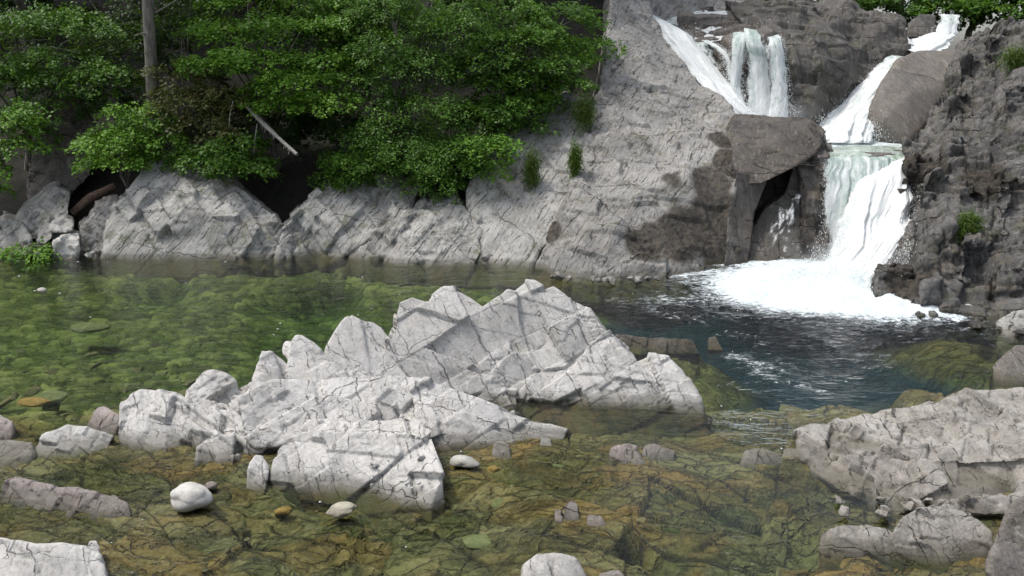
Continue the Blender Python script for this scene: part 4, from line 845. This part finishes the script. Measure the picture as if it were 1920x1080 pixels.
def fall(rows, label, nu=70, nv=160, thin=.5, amp=.12, seed=0, thick=.1, bulge=.15, ragged=.12, name='waterfall', thin_fn=None, parent=None, bright=.3, spray=0):
    """rows: (left(px,py,D), right(px,py,D)) from top to bottom"""
    L = np.array([V(*a) for a, b in rows]); Rr = np.array([V(*b) for a, b in rows])
    k = np.linspace(0, len(rows) - 1, nv)
    def interp(A):
        # catmull-rom
        i = np.clip(np.floor(k).astype(int), 0, len(A) - 2); t = (k - i)[:, None]
        p0, p1, p2, p3 = A[np.maximum(i - 1, 0)], A[i], A[i + 1], A[np.minimum(i + 2, len(A) - 1)]
        return .5 * (2 * p1 + (p2 - p0) * t + (2 * p0 - 5 * p1 + 4 * p2 - p3) * t * t + (3 * p1 - p0 - 3 * p2 + p3) * t ** 3)
    Li, Ri = interp(L), interp(Rr); u = np.linspace(0, 1, nu)
    v = np.linspace(0, 1, nv)
    vv = np.repeat(v, nu)
    width = np.linalg.norm(Ri - Li, axis=1)
    rg = ragged * (fbm(np.stack([v * 14, v * 0, v * 0 + seed], 1), seed, 3) - .5) * 2; rg2 = ragged * (fbm(np.stack([v * 14, v * 0 + 9, v * 0 + seed], 1), seed, 3) - .5) * 2
    Pm = []
    for a in range(nv):
        uu = u * (1 + rg[a] + rg2[a]) - rg[a]
        Pm.append(Li[a] + (Ri[a] - Li[a]) * uu[:, None])
    P = np.concatenate(Pm); Uc = np.tile(u, nv)
    P[:, 1] -= bulge * np.sin(np.pi * Uc) * sm(vv, 0, .15)
    wd = np.interp(vv, v, width); ln = np.linalg.norm(Li[0] - Li[-1])
    Q = np.stack([(Uc - .5) * wd * 2.6 + seed, vv * ln * .40, vv * 0 + seed], 1); Q2 = Q * np.array([3.4, 1.9, 1])
    d = amp * (fbm(Q, seed, 3) - .5) * 2.4 + amp * .55 * (fbm(Q2, seed + 4, 3) - .5) * 2 + amp * .5 * (fbm(P * 5.0, seed + 8, 3) - .5) * sm(vv, .4, 1)
    P[:, 1] -= d * sm(vv, 0, .15); P[:, 2] += d * .25 * sm(vv, 0, .15)
    B = P.copy(); B[:, 1] += thick; n = len(P)
    i = np.arange(n).reshape(nv, nu)
    f1 = np.stack([i[:-1, :-1], i[1:, :-1], i[1:, 1:], i[:-1, 1:]], -1).reshape(-1, 4)
    me = np_mesh('waterfall', np.concatenate([P, B]), np.concatenate([f1, f1[:, ::-1] + n]))
    uvx = (Uc - .5) * wd * .35 + seed * 3.1; uvy = -vv * np.linalg.norm(Li[0] - Li[-1]) * .5
    uv = np.stack([np.tile(uvx, 2), np.tile(uvy, 2)], 1)
    ul = me.uv_layers.new(name='UVMap'); idx = np.empty(len(me.loops), np.int32); me.loops.foreach_get('vertex_index', idx)
    ul.data.foreach_set('uv', uv[idx].astype(np.float32).ravel())
    edge = 1 - np.clip(np.minimum(Uc, 1 - Uc) / .10, 0, 1)
    th = thin + .75 * edge
    if thin_fn is not None: th = th + thin_fn(Uc, vv)
    attr(me, 'thin', np.tile(th, 2)); attr(me, 'bright', np.full(len(me.vertices), bright) + .25 * np.tile(vv, 2))
    f0 = Vector(Li[-1] * .5 + Ri[-1] * .5)
    root = parent
    if root is None:
        root = empty('waterfall', f0); tag(root, label, 'waterfall')
    f0 = root.location.copy(); origin(me, f0); link('water_sheet', me, M['falls'], root)
    if spray:
        r = np.random.default_rng(seed); n_ = spray
        tv = r.random(n_) ** .6; iu = np.where(r.random(n_) < .6, r.choice([0.0, 1.0], n_), r.random(n_))
        k_ = np.clip((tv * (nv - 1)).astype(int), 0, nv - 1)
        c_ = Li[k_] + (Ri[k_] - Li[k_]) * iu[:, None]; sp = amp * .45 + .22 * tv ** 3
        c_ = c_ + r.normal(size=(n_, 3)) * np.array([1, .6, 1]) * sp[:, None] * .7; c_[:, 1] -= bulge * .6
        sz = r.uniform(.0025, .006, n_) * (1 + tv)
        oc = np.array([(1, 0, 0), (-1, 0, 0), (0, 1, 0), (0, -1, 0), (0, 0, 1.9), (0, 0, -1.9)]); fc = np.array([(0, 2, 4), (2, 1, 4), (1, 3, 4), (3, 0, 4), (2, 0, 5), (1, 2, 5), (3, 1, 5), (0, 3, 5)])
        co = (c_[:, None, :] + oc[None] * sz[:, None, None]).reshape(-1, 3); fa = (fc[None] + (np.arange(n_) * 6)[:, None, None]).reshape(-1, 3)
        ms = np_mesh('spray', co, fa); origin(ms, f0); o_ = link('spray', ms, M['drops'], root); o_['kind'] = 'stuff'
    return root

mf = fall([((1541,292,18.4),(1700,288,18.9)), ((1543,306,17.95),(1703,300,18.4)), ((1545,360,17.55),(1700,345,17.7)), ((1546,420,17.3),(1690,405,17.2)), ((1543,470,17.0),(1670,460,16.6)), ((1530,500,16.2),(1640,505,15.9))],
     'wide white main waterfall pouring from the upper pool into the dark pool', nu=160, nv=200, thin=.08, amp=.14, seed=1, bulge=.25, ragged=.03, bright=.22, spray=3500)
fall([((1632,315,18.0),(1702,288,18.6)), ((1612,340,17.5),(1706,308,18.0)), ((1585,390,17.0),(1713,360,17.1)), ((1565,440,16.6),(1713,400,16.5)), ((1548,490,16.0),(1692,455,15.6)), ((1500,515,15.5),(1655,515,14.8)), ((1470,530,15.0),(1625,555,14.1))],
     '', nu=150, nv=220, thin=.1, amp=.20, seed=2, bulge=.45, ragged=.10, bright=.55, parent=mf, spray=9000)
fall([((1212,18,26.5),(1262,52,26.2)), ((1222,38,24.9),(1290,66,24.6)), ((1255,88,23.7),(1348,128,23.3)), ((1303,150,22.4),(1384,172,22.3)), ((1355,198,21.0),(1418,214,21.3)), ((1385,222,20.6),(1450,236,21.2))],
     'steep white chute running down beside the bluff, left side of the upper left fall', thin=.12, amp=.12, seed=2, bulge=.25, nu=110, ragged=.12, bright=.45, spray=2000)
fall([((1232,40,26),(1305,18,26.8)), ((1275,52,25.6),(1370,22,25.8)), ((1290,66,25.0),(1410,42,25.0)), ((1300,84,24.5),(1445,62,23.6))], 'broken white cascade fanning over the rim above the upper left fall', nv=90, nu=100, thin=.44, amp=.1, seed=3, bright=.3, spray=500)
fall([((1370,58,23.5),(1462,60,23.1)), ((1368,85,22.7),(1470,84,22.45)), ((1366,150,22.4),(1478,150,22.25)), ((1360,200,22.15),(1482,205,22.0)), ((1350,226,21.9),(1490,238,21.8))], 'sheer lacy veil of water between the hanging streams of the upper left fall', nu=120, nv=140, thin=.72, amp=.06, seed=31, bulge=.05, thick=.05, bright=.3, spray=800)
fall([((1285,80,24.5),(1330,78,24.3)), ((1290,110,23.9),(1345,110,23.7)), ((1330,150,23.0),(1362,150,22.9)), ((1345,180,22.5),(1382,185,22.4))], 'broken foam thinning out over the black rock beside the steep chute', nv=90, nu=50, thin=.62, amp=.08, seed=23, bright=.2)
for k, (rows, lab, th) in enumerate([
    ([((1375,60,23.4),(1404,60,23.2)), ((1372,82,22.6),(1400,82,22.5)), ((1368,160,22.3),(1388,160,22.3)), ((1362,195,22.1),(1400,195,22.0)), ((1355,222,21.8),(1425,230,21.6))], 'narrow veil on the left of the three hanging streams of the upper left fall', .40),
    ([((1395,52,23.4),(1428,58,23.2)), ((1398,75,22.5),(1432,78,22.4)), ((1405,120,22.3),(1442,120,22.3)), ((1402,180,22.1),(1450,185,22.0)), ((1385,230,21.7),(1466,236,21.6))], 'middle of the three hanging streams of the upper left fall', .32),
    ([((1436,68,23.0),(1462,64,22.9)), ((1440,82,22.3),(1468,80,22.3)), ((1445,130,22.1),(1476,135,22.1)), ((1444,180,21.9),(1479,185,21.9)), ((1432,228,21.6),(1482,236,21.6))], 'right hand hanging stream of the upper left fall', .44),
    ([((1315,75,24.1),(1330,75,24.1)), ((1340,90,23.5),(1352,88,23.4)), ((1360,110,22.9),(1368,108,22.8)), ((1366,150,22.5),(1374,150,22.5))], 'thin curving strand crossing the black rock of the upper left fall', .5)]):
    fall(rows, lab, nu=50, nv=130, thin=th, amp=.06, seed=5 + k, bulge=.08, ragged=.10, thick=.06, spray=900, bright=.25)
fall([((1682,98,25.2),(1700,108,24.8)), ((1652,116,24.2),(1690,135,23.6)), ((1612,158,23.4),(1664,168,22.7)), ((1570,203,22.6),(1642,208,21.9)), ((1532,236,22.0),(1634,242,21.3)), ((1522,264,21.2),(1634,268,20.9))],
     'foaming upper right rapid sliding beside the smooth brown boulder', thin=.05, amp=.22, seed=11, bulge=.35, nu=120, ragged=.1, bright=.35, spray=2500)
fall([((1752,60,26.2),(1792,64,25.8)), ((1712,72,25.8),(1778,90,24.9)), ((1690,88,25.3),(1730,106,24.4))], 'short white step linking the top cascade to the upper right rapid', nv=60, thin=.1, amp=.08, seed=12, bright=.4)
fall([((1762,26,27),(1800,28,27)), ((1762,40,26.4),(1798,44,26.4)), ((1752,66,25.9),(1794,70,25.9))], 'topmost small cascade below the trees at the upper right', nv=60, nu=40, thin=.38, amp=.05, seed=13, bright=.3, spray=200)
fall([((1682,50,26.2),(1694,48,26.2)), ((1684,62,25.8),(1700,66,25.7)), ((1695,82,25.4),(1716,86,25.4))], 'tiny white trickle left of the small angular boulder', nv=50, nu=20, thin=.35, amp=.03, seed=14)
fall([((1486,296,17.85),(1502,294,17.85)), ((1474,340,17.5),(1504,340,17.5)), ((1452,400,17.1),(1504,400,17.1)), ((1420,470,16.6),(1502,470,16.5))], 'thin lacy trickle spreading over the leaning slab in the recess', nv=100, nu=60, thin=.78, amp=.03, seed=15, bulge=.12, thick=.05, bright=.3)
def mist(px, py, D, r, dens, lab):
    bm = bmesh.new(); bmesh.ops.create_icosphere(bm, subdivisions=3, radius=1); me = bpy.data.meshes.new('mist'); bm.to_mesh(me); bm.free()
    o = link('mist', me, mist_mat(dens), None, V(px, py, D)); o.scale = r; tag(o, lab, 'mist', kind='stuff')
mist(1590, 500, 15.0, (1.6, .8, .6), .9, 'white spray hanging at the foot of the main fall')
mist(1480, 215, 21.4, (1.0, .6, .45), .5, 'thin spray drifting at the foot of the upper left fall')

# ================================================================= VEGETATION
rng = np.random.default_rng(7)
def leaves_mesh(name, clusters, leaf=.085, dens=1.0, seed=0, droop=.25, twigs=None):
    """clusters: (centre, (rx,ry,rz), nspray). Foliage in flattened sprays spread through each ellipsoid."""
    r = np.random.default_rng(seed); CO, AX, BX, RN = [], [], [], []
    for c, rad, ns in clusters:
        c = np.array(c); rad = np.array(rad); ns = int(ns * dens)
        dv = r.normal(size=(ns, 3)); dv /= np.linalg.norm(dv, axis=1)[:, None]
        dv[:, 2] = np.abs(dv[:, 2]) * r.choice([1, 1, 1, -1], ns)
        rr = r.uniform(.35, 1.0, ns) ** .6
        cen = c + dv * rr[:, None] * rad
        for s in range(ns):
            n = r.integers(34, 70)
            out = dv[s].copy(); out[2] = 0; out += r.normal(size=3) * .35; out[2] = -droop - .15 * r.random(); out /= np.linalg.norm(out)
            up = np.array([0, -.25, 1.0]) + r.normal(size=3) * .22; side = np.cross(up, out); side /= np.linalg.norm(side) + 1e-6; up = np.cross(out, side)
            R0 = r.uniform(.24, .50)
            a = r.uniform(-1.0, 1, n); l = r.uniform(0, 1, n) ** .75
            pts = cen[s] + out * (l * R0 * 1.5)[:, None] + side * (a * R0 * .55 * (1.1 - l * .7))[:, None] + up * (r.normal(size=n) * .035 - .12 * l * l * R0)[:, None]
            d1 = out * .8 + side * (a * 1.1)[:, None] + r.normal(size=(n, 3)) * .35; d1 /= np.linalg.norm(d1, axis=1)[:, None]
            nn = up + r.normal(size=(n, 3)) * .42; d2 = np.cross(nn, d1); d2 /= np.linalg.norm(d2, axis=1)[:, None] + 1e-6
            sz = leaf * r.uniform(.6, 1.25, n)
            CO.append(pts); AX.append(d1 * sz[:, None]); BX.append(d2 * (sz * .34)[:, None])
            RN.append(np.clip(r.normal(.45, .17) + r.normal(size=n) * .16, 0, 1))
    CO, AX, BX, RN = map(np.concatenate, (CO, AX, BX, RN)); n = len(CO)
    co = np.stack([CO, CO + AX * .45 + BX, CO + AX, CO + AX * .45 - BX], 1).reshape(-1, 3)
    me = np_mesh(name, co, np.arange(n * 4).reshape(n, 4), False); attr(me, 'rnd', np.repeat(RN, 4)); return me
def tube_mesh(name, paths, sides=7):
    """paths: list of [(point, radius), ...]"""
    co, fa = [], []
    for path in paths:
        base = len(co)
        for k, (p, rad) in enumerate(path):
            q = Vector(path[min(k + 1, len(path) - 1)][0]) - Vector(path[max(k - 1, 0)][0]); q.normalize()
            a = q.orthogonal().normalized(); b = q.cross(a)
            for s in range(sides):
                t = s / sides * 2 * math.pi; co.append(Vector(p) + (a * math.cos(t) + b * math.sin(t)) * rad)
        for k in range(len(path) - 1):
            for s in range(sides):
                i0 = base + k * sides + s; i1 = base + k * sides + (s + 1) % sides; fa.append((i0, i1, i1 + sides, i0 + sides))
    return np_mesh(name, np.array([tuple(c) for c in co]), np.array(fa))
def plant(name, cat, label, clus, mat, foot, group=None, leaf=.085, dens=1.0, seed=0, trunk_r=.08, top=None, crown_name='crown', droop=.25, extra=()):
    """clus in survey form (px,py,D,rx,ry,rz,n)"""
    f = Vector(foot); root = empty(name, f)
    cl = [(V(a[0], a[1], a[2]), (a[3], a[4], a[5]), a[6]) for a in clus]
    me = leaves_mesh(name + '_leaves', cl, leaf, dens, seed, droop); origin(me, f)
    link(crown_name, me, M[mat], root)
    rr = random.Random(seed); paths = []
    tp = Vector(top) if top else f + (sum((c for c, _, _ in cl), Vector()) / len(cl) - f) * 1.0
    mids = []; 
    for k in range(9):
        t = k / 8; p = f.lerp(tp, t) + Vector((rr.uniform(-.06, .06), rr.uniform(-.06, .06), 0)); mids.append((p - f, trunk_r * (1 - .75 * t)))
    paths.append(mids)
    for c, rad, n in cl:
        for q in range(3):
            j = rr.randint(2, 7); st = mids[j][0]; en = c - f + Vector((rr.uniform(-.7, .7) * rad[0], rr.uniform(-.5, .5) * rad[1], rr.uniform(-.3, .6) * rad[2]))
            pa = []
            for k in range(6):
                t = k / 5; pa.append((st.lerp(en, t) + Vector((rr.uniform(-.05, .05), rr.uniform(-.05, .05), math.sin(t * 3.1) * .12)), mids[j][1] * .45 * (1 - .8 * t) + .004))
            paths.append(pa)
    link('trunk', tube_mesh('trunk', paths), M['bark'], root)
    for e in extra: e(root, f)
    tag(root, label, cat, group); return root
def hz(px, py, D):
    p = V(px, py, D); return (p.x, p.y, float(hill_h(np.array([p.x]), np.array([p.y]))[0]) - .1)
GB = 'trees and shrubs on the left bank'
# back layer, far dark trees up slope (tall, also reflected in the pools)
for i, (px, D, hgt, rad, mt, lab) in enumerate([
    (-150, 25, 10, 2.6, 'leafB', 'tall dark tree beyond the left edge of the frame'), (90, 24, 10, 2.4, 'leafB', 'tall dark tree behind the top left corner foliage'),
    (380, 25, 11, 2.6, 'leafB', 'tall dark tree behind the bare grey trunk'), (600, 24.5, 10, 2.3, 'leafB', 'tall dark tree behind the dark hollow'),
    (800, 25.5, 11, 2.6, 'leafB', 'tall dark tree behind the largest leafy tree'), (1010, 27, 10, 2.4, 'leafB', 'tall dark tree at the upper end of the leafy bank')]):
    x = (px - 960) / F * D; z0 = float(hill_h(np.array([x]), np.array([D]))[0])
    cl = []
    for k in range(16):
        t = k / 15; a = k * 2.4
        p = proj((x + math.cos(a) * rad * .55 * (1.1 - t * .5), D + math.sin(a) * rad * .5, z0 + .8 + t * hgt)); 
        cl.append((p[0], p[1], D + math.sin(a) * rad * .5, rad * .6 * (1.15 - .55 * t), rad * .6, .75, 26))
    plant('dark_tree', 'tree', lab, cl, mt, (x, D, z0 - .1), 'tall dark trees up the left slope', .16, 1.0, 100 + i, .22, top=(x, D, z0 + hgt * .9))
# mid layer
mids = [
 ('leafy_tree', 'left corner tree with layered dark green sprays over the dark rock face', [(30,60,19.5,1.2,.8,.8,60),(130,60,19.8,1.3,.8,.8,60),(60,150,19.2,1.2,.7,.5,60),(180,140,19.3,1.0,.7,.4,50),(20,230,18.6,.7,.6,.5,40),(-60,150,19,1,.8,1.2,60),(110,110,19.4,.9,.6,.4,40)], 'leafA', (60, 330, 20)),
 ('leafy_bush', 'fresh green sprig cluster hanging at the left edge over the far bank', [(0,210,18.0,.5,.5,.4,22),(10,270,17.9,.5,.4,.25,18),(-40,320,17.8,.5,.4,.4,20)], 'leafC', (-30, 400, 18.3)),
 ('light_bush', 'light green bushy shrub on top of the broad mound, left of the grey trunk foot', [(215,260,18.2,.55,.45,.4,45),(255,215,18.6,.6,.5,.4,35),(220,295,18.0,.4,.35,.25,24),(290,250,18.5,.5,.4,.4,25)], 'leafC', (240, 330, 18.7)),
 ('leafy_bush', 'loose olive bush behind the foot of the grey trunk', [(360,190,18.9,.7,.5,.5,40),(400,230,18.6,.6,.5,.4,34),(340,140,19.2,.6,.5,.5,34),(410,170,18.8,.5,.4,.4,24)], 'leafD', (370, 320, 18.9)),
 ('leafy_bush', 'low green bush spilling over the top of the broad mound', [(400,290,18.2,.5,.4,.25,40),(450,300,18.0,.5,.4,.25,30),(360,285,18.4,.4,.35,.2,24),(440,265,18.2,.45,.35,.25,24)], 'leafA', (410, 330, 18.4)),
 ('layered_tree', 'tree with flat layered sprays reaching over the dark hollow', [(480,110,18.8,.9,.6,.3,55),(560,150,18.6,.9,.6,.35,55),(600,180,18.5,.6,.5,.25,40),(440,60,19.4,1.0,.7,.4,55),(560,50,19.4,1.0,.7,.45,55),(500,0,19.8,1.3,.8,.4,55),(410,115,18.9,.5,.4,.25,24),(600,110,19,.6,.5,.3,30),(540,190,18.4,.5,.4,.2,22)], 'leafC', (520, 330, 20.0)),
 ('large_tree', 'largest dense small leaved tree in the middle of the bank', [(740,40,19.6,1.1,.7,.8,100),(760,130,19.0,1.1,.7,.6,110),(790,200,18.7,1.0,.7,.5,90),(720,100,19.0,.6,.5,.7,60),(850,60,19.6,.9,.7,.7,70),(680,10,20,.6,.6,.5,40),(800,-20,20.2,1.6,.8,.6,70)], 'leafA', (790, 350, 19.6)),
 ('dense_bush', 'dense bush hanging over the pale slabs below the largest tree', [(770,280,18.2,1.0,.6,.45,110),(840,300,18.0,.7,.5,.35,70),(690,295,18.3,.6,.5,.3,50),(730,240,18.5,.7,.5,.4,50),(880,270,18.2,.55,.45,.3,40),(820,335,17.9,.45,.3,.25,28),(650,290,18.3,.35,.3,.2,18)], 'leafA', (780, 360, 18.6)),
 ('leafy_bush', 'fresh green spray at the right end of the dense bush', [(905,258,18.1,.5,.4,.15,32),(920,285,18.0,.35,.3,.12,16)], 'leafC', (890, 330, 18.7)),
 ('layered_tree', 'tree with drooping sprays at the right end of the leafy bank', [(960,80,19.9,.9,.6,.35,60),(1010,120,19.8,.7,.6,.3,50),(960,150,19.6,.9,.6,.35,55),(1030,150,19.9,.6,.5,.25,36),(900,120,19.4,.6,.5,.5,45),(1000,180,19.5,.5,.4,.2,26),(920,30,20.4,1.1,.7,.5,60),(1040,30,21,1.0,.7,.4,60),(1000,60,20,.7,.5,.3,35),(950,190,19.2,.5,.4,.3,25)], 'leafA', (960, 260, 20.6)),
 ('leafy_bush', 'single fresh spray leaning over the grey bluff', [(1095,75,21.2,.6,.4,.12,36),(1075,100,21.0,.5,.3,.1,20)], 'leafC', (1060, 120, 21.8)),
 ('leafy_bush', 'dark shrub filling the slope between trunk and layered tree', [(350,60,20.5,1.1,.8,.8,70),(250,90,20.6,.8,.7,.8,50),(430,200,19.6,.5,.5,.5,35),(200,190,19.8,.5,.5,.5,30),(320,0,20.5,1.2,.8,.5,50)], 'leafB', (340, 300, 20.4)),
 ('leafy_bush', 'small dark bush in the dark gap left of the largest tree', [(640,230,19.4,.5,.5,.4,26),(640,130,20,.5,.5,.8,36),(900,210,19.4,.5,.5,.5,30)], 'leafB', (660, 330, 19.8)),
 ('leafy_bush', 'little green plant at the far left waterline', [(50,466,16.8,.35,.2,.12,14),(80,470,16.7,.2,.15,.06,6)], 'leafC', (60, 478, 16.9)),
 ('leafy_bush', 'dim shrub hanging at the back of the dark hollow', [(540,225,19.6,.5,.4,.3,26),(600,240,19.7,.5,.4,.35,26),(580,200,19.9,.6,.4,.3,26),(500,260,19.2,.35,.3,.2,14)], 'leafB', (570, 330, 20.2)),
 ('leafy_bush', 'low green sprig on the ledge right of the dark hollow', [(640,320,18.4,.3,.25,.12,16),(670,330,18.3,.25,.2,.1,12)], 'leafA', (650, 345, 18.6)),
 ('layered_tree', 'tall tree filling the top between the layered tree and the largest tree', [(640,30,20.6,.8,.6,.5,44),(620,80,20.4,.7,.5,.5,36),(560,-30,20.6,1,.7,.5,44),(680,60,20.2,.5,.5,.5,30)], 'leafA', (620, 300, 21)),
 ('leafy_bush', 'drooping shrub under the right end of the leafy bank', [(930,210,19.0,.5,.4,.3,30),(980,225,19.2,.4,.3,.2,18),(1040,195,20.0,.4,.3,.2,18),(890,215,18.9,.45,.35,.3,28)], 'leafA', (940, 280, 19.8)),
]
for i, (nm, lab, cl, mt, ft) in enumerate(mids):
    f = hz(*ft) if i != 13 else tuple(V(60, 480, 16.9))
    tp = V(cl[0][0], cl[0][1], cl[0][2])
    plant(nm, 'bush' if 'bush' in nm else 'tree', lab, cl, mt, f, GB, .085 if nm != 'large_tree' and nm != 'dense_bush' else .065, 1.15, 200 + i, .05 if 'bush' in nm else .09, top=tp, droop=.15 if 'layered' in nm else .28)
# trees at the top right beyond the falls
for i, (px, py, D, rx, n, mt, lab) in enumerate([
    (1400, -20, 31, 2.2, 110, 'leafC', 'bright green tree above the cliff between the upper falls, leftmost'), (1560, -15, 32, 2.2, 110, 'leafC', 'bright green tree above the brown streaked cliff'),
    (1690, -5, 30, 1.8, 100, 'leafA', 'green tree left of the pale trunk at the top right'), (1830, 0, 29, 1.7, 120, 'leafA', 'green tree right of the pale trunk at the top right'),
    (1940, 0, 28, 1.8, 110, 'leafA', 'green tree at the top right corner'), (1290, -60, 31, 2.4, 90, 'leafB', 'dark tree above the rim of the upper left fall')]):
    p = V(px, py, D); cl = [(px, py - 10, D, rx, 1.2, .9, n), (px + 30, py - 70, D + .5, rx, 1.2, .9, n * .7), (px - 40, py + 10, D - .5, rx * .7, .8, .45, n * .5)]
    plant('bank_tree', 'tree', lab, cl, mt, (p.x, p.y, 4.8), 'trees beyond the head of the falls', .13, 1, 300 + i, .12, top=(p.x, p.y, p.z + 1))

# the grey trunk, the dead log, twigs
def trunk_thing():
    f = Vector(hz(290, 300, 19.4)); root = empty('grey_trunk_tree', f)
    pts = [V(288, 300, 19.2), V(286, 170, 19.1), V(283, 110, 19.0), V(279, 40, 18.9), V(275, -60, 18.8), V(268, -260, 18.8)]
    link('trunk', tube_mesh('trunk', [[(p - f, r_) for p, r_ in zip([f] + pts, (.17, .16, .14, .13, .125, .12, .10))],
        [(V(282,64,18.9)-f,.03),(V(268,63,18.8)-f,.02),(V(252,67,18.7)-f,.012)], [(V(290,25,18.9)-f,.03),(V(312,12,18.8)-f,.018),(V(345,-8,18.7)-f,.01)]], 12), M['bark'], root)
    me = leaves_mesh('l', [(V(270, -230, 18.8), (1.8, 1.4, 1.0), 120)], .1, 1, 400); origin(me, f); link('crown', me, M['leafA'], root)
    tag(root, 'tall straight bare grey trunk with a broken side stub, rising behind the light green bush', 'tree', None)
trunk_thing()
def log_thing():
    a, b_ = V(460, 197, 18.6), V(557, 289, 17.6); f = a; rr = random.Random(4); paths = [[(a.lerp(b_, t) - f + Vector((0, 0, -.03 * math.sin(t * 3))), .03 + .035 * math.sin(min(t * 1.6, 1) * 2.6) * (1 - t * .5)) for t in np.linspace(0, 1, 9)]]
    for k in range(26):
        t = rr.uniform(.2, .95); p = a.lerp(b_, t) - f; paths.append([(p, .012), (p + Vector((rr.uniform(-.06, .06), rr.uniform(-.08, .0), rr.uniform(-.16, -.03))), .003)])
    tag(link('dead_log', tube_mesh('dead_log', paths, 6), M['twig'], None, f), 'pale dead log with shreds of bark sticking out over the dark hollow', 'log')
log_thing()
for (pts, lab) in (([(437,190),(431,215),(429,250)], 'thin bare hanging twig left of the dead log'), ([(482,232),(478,260),(476,290)], 'thin bare twig hanging below the dead log')):
    P_ = [V(x, y, 18.3) for x, y in pts]
    tag(link('bare_twig', tube_mesh('bare_twig', [[(p - P_[0], .012) for p in P_], [(P_[1] - P_[0], .008), (P_[1] - P_[0] + Vector((.12, 0, .05)), .003)]], 5), M['twig'], None, P_[0]), lab, 'twig')
lg = [V(135, 400, 18.2), V(170, 370, 18.4), V(215, 348, 18.7)]
tag(link('rotten_log', tube_mesh('rotten_log', [[(p - lg[0], r_) for p, r_ in zip(lg, (.09, .10, .07))]], 10), M['redwood'], None, lg[0]), 'reddish rotten log lying on the bare soil at the far left bank', 'log')
# moss and grass tufts on the bluff
for i, (px, py, D, rx, rz, lab) in enumerate([(997, 318, 17.9, .16, .38, 'hanging green moss patch in the cleft of the tall smooth slab'), (1078, 300, 17.7, .12, .32, 'narrow moss streak between the tall slab and the bluff'),
        (1095, 210, 19.1, .22, .35, 'green grass tuft at the top of the cleft beside the bluff'), (1815, 425, 14.2, .18, .22, 'small green plant growing on the right cliff'), (1905, 110, 19.5, .3, .25, 'green tuft near the top of the right cliff')]):
    c = V(px, py, D); r_ = np.random.default_rng(i); n = 2600
    dv = r_.normal(size=(n, 3)) * np.array([rx, .10, rz]) * .55; base = dv
    dr = np.array([0, -.5, -.6]) + r_.normal(size=(n, 3)) * .5; dr /= np.linalg.norm(dr, axis=1)[:, None]; sd_ = np.cross(dr, r_.normal(size=(n, 3))); sd_ /= np.linalg.norm(sd_, axis=1)[:, None]
    L_ = r_.uniform(.05, .11, n)[:, None]
    co = np.stack([base - sd_ * .008, base + sd_ * .008, base + dr * L_], 1).reshape(-1, 3)
    me = np_mesh('moss_patch', co, np.arange(n * 3).reshape(n, 3), False); attr(me, 'rnd', np.repeat(r_.random(n), 3))
    tag(link('moss_patch', me, M['moss'], None, c), lab, 'moss', kind='stuff')
print('script time', round(time.time() - T0, 1), 'verts', sum(len(m.vertices) for m in bpy.data.meshes))
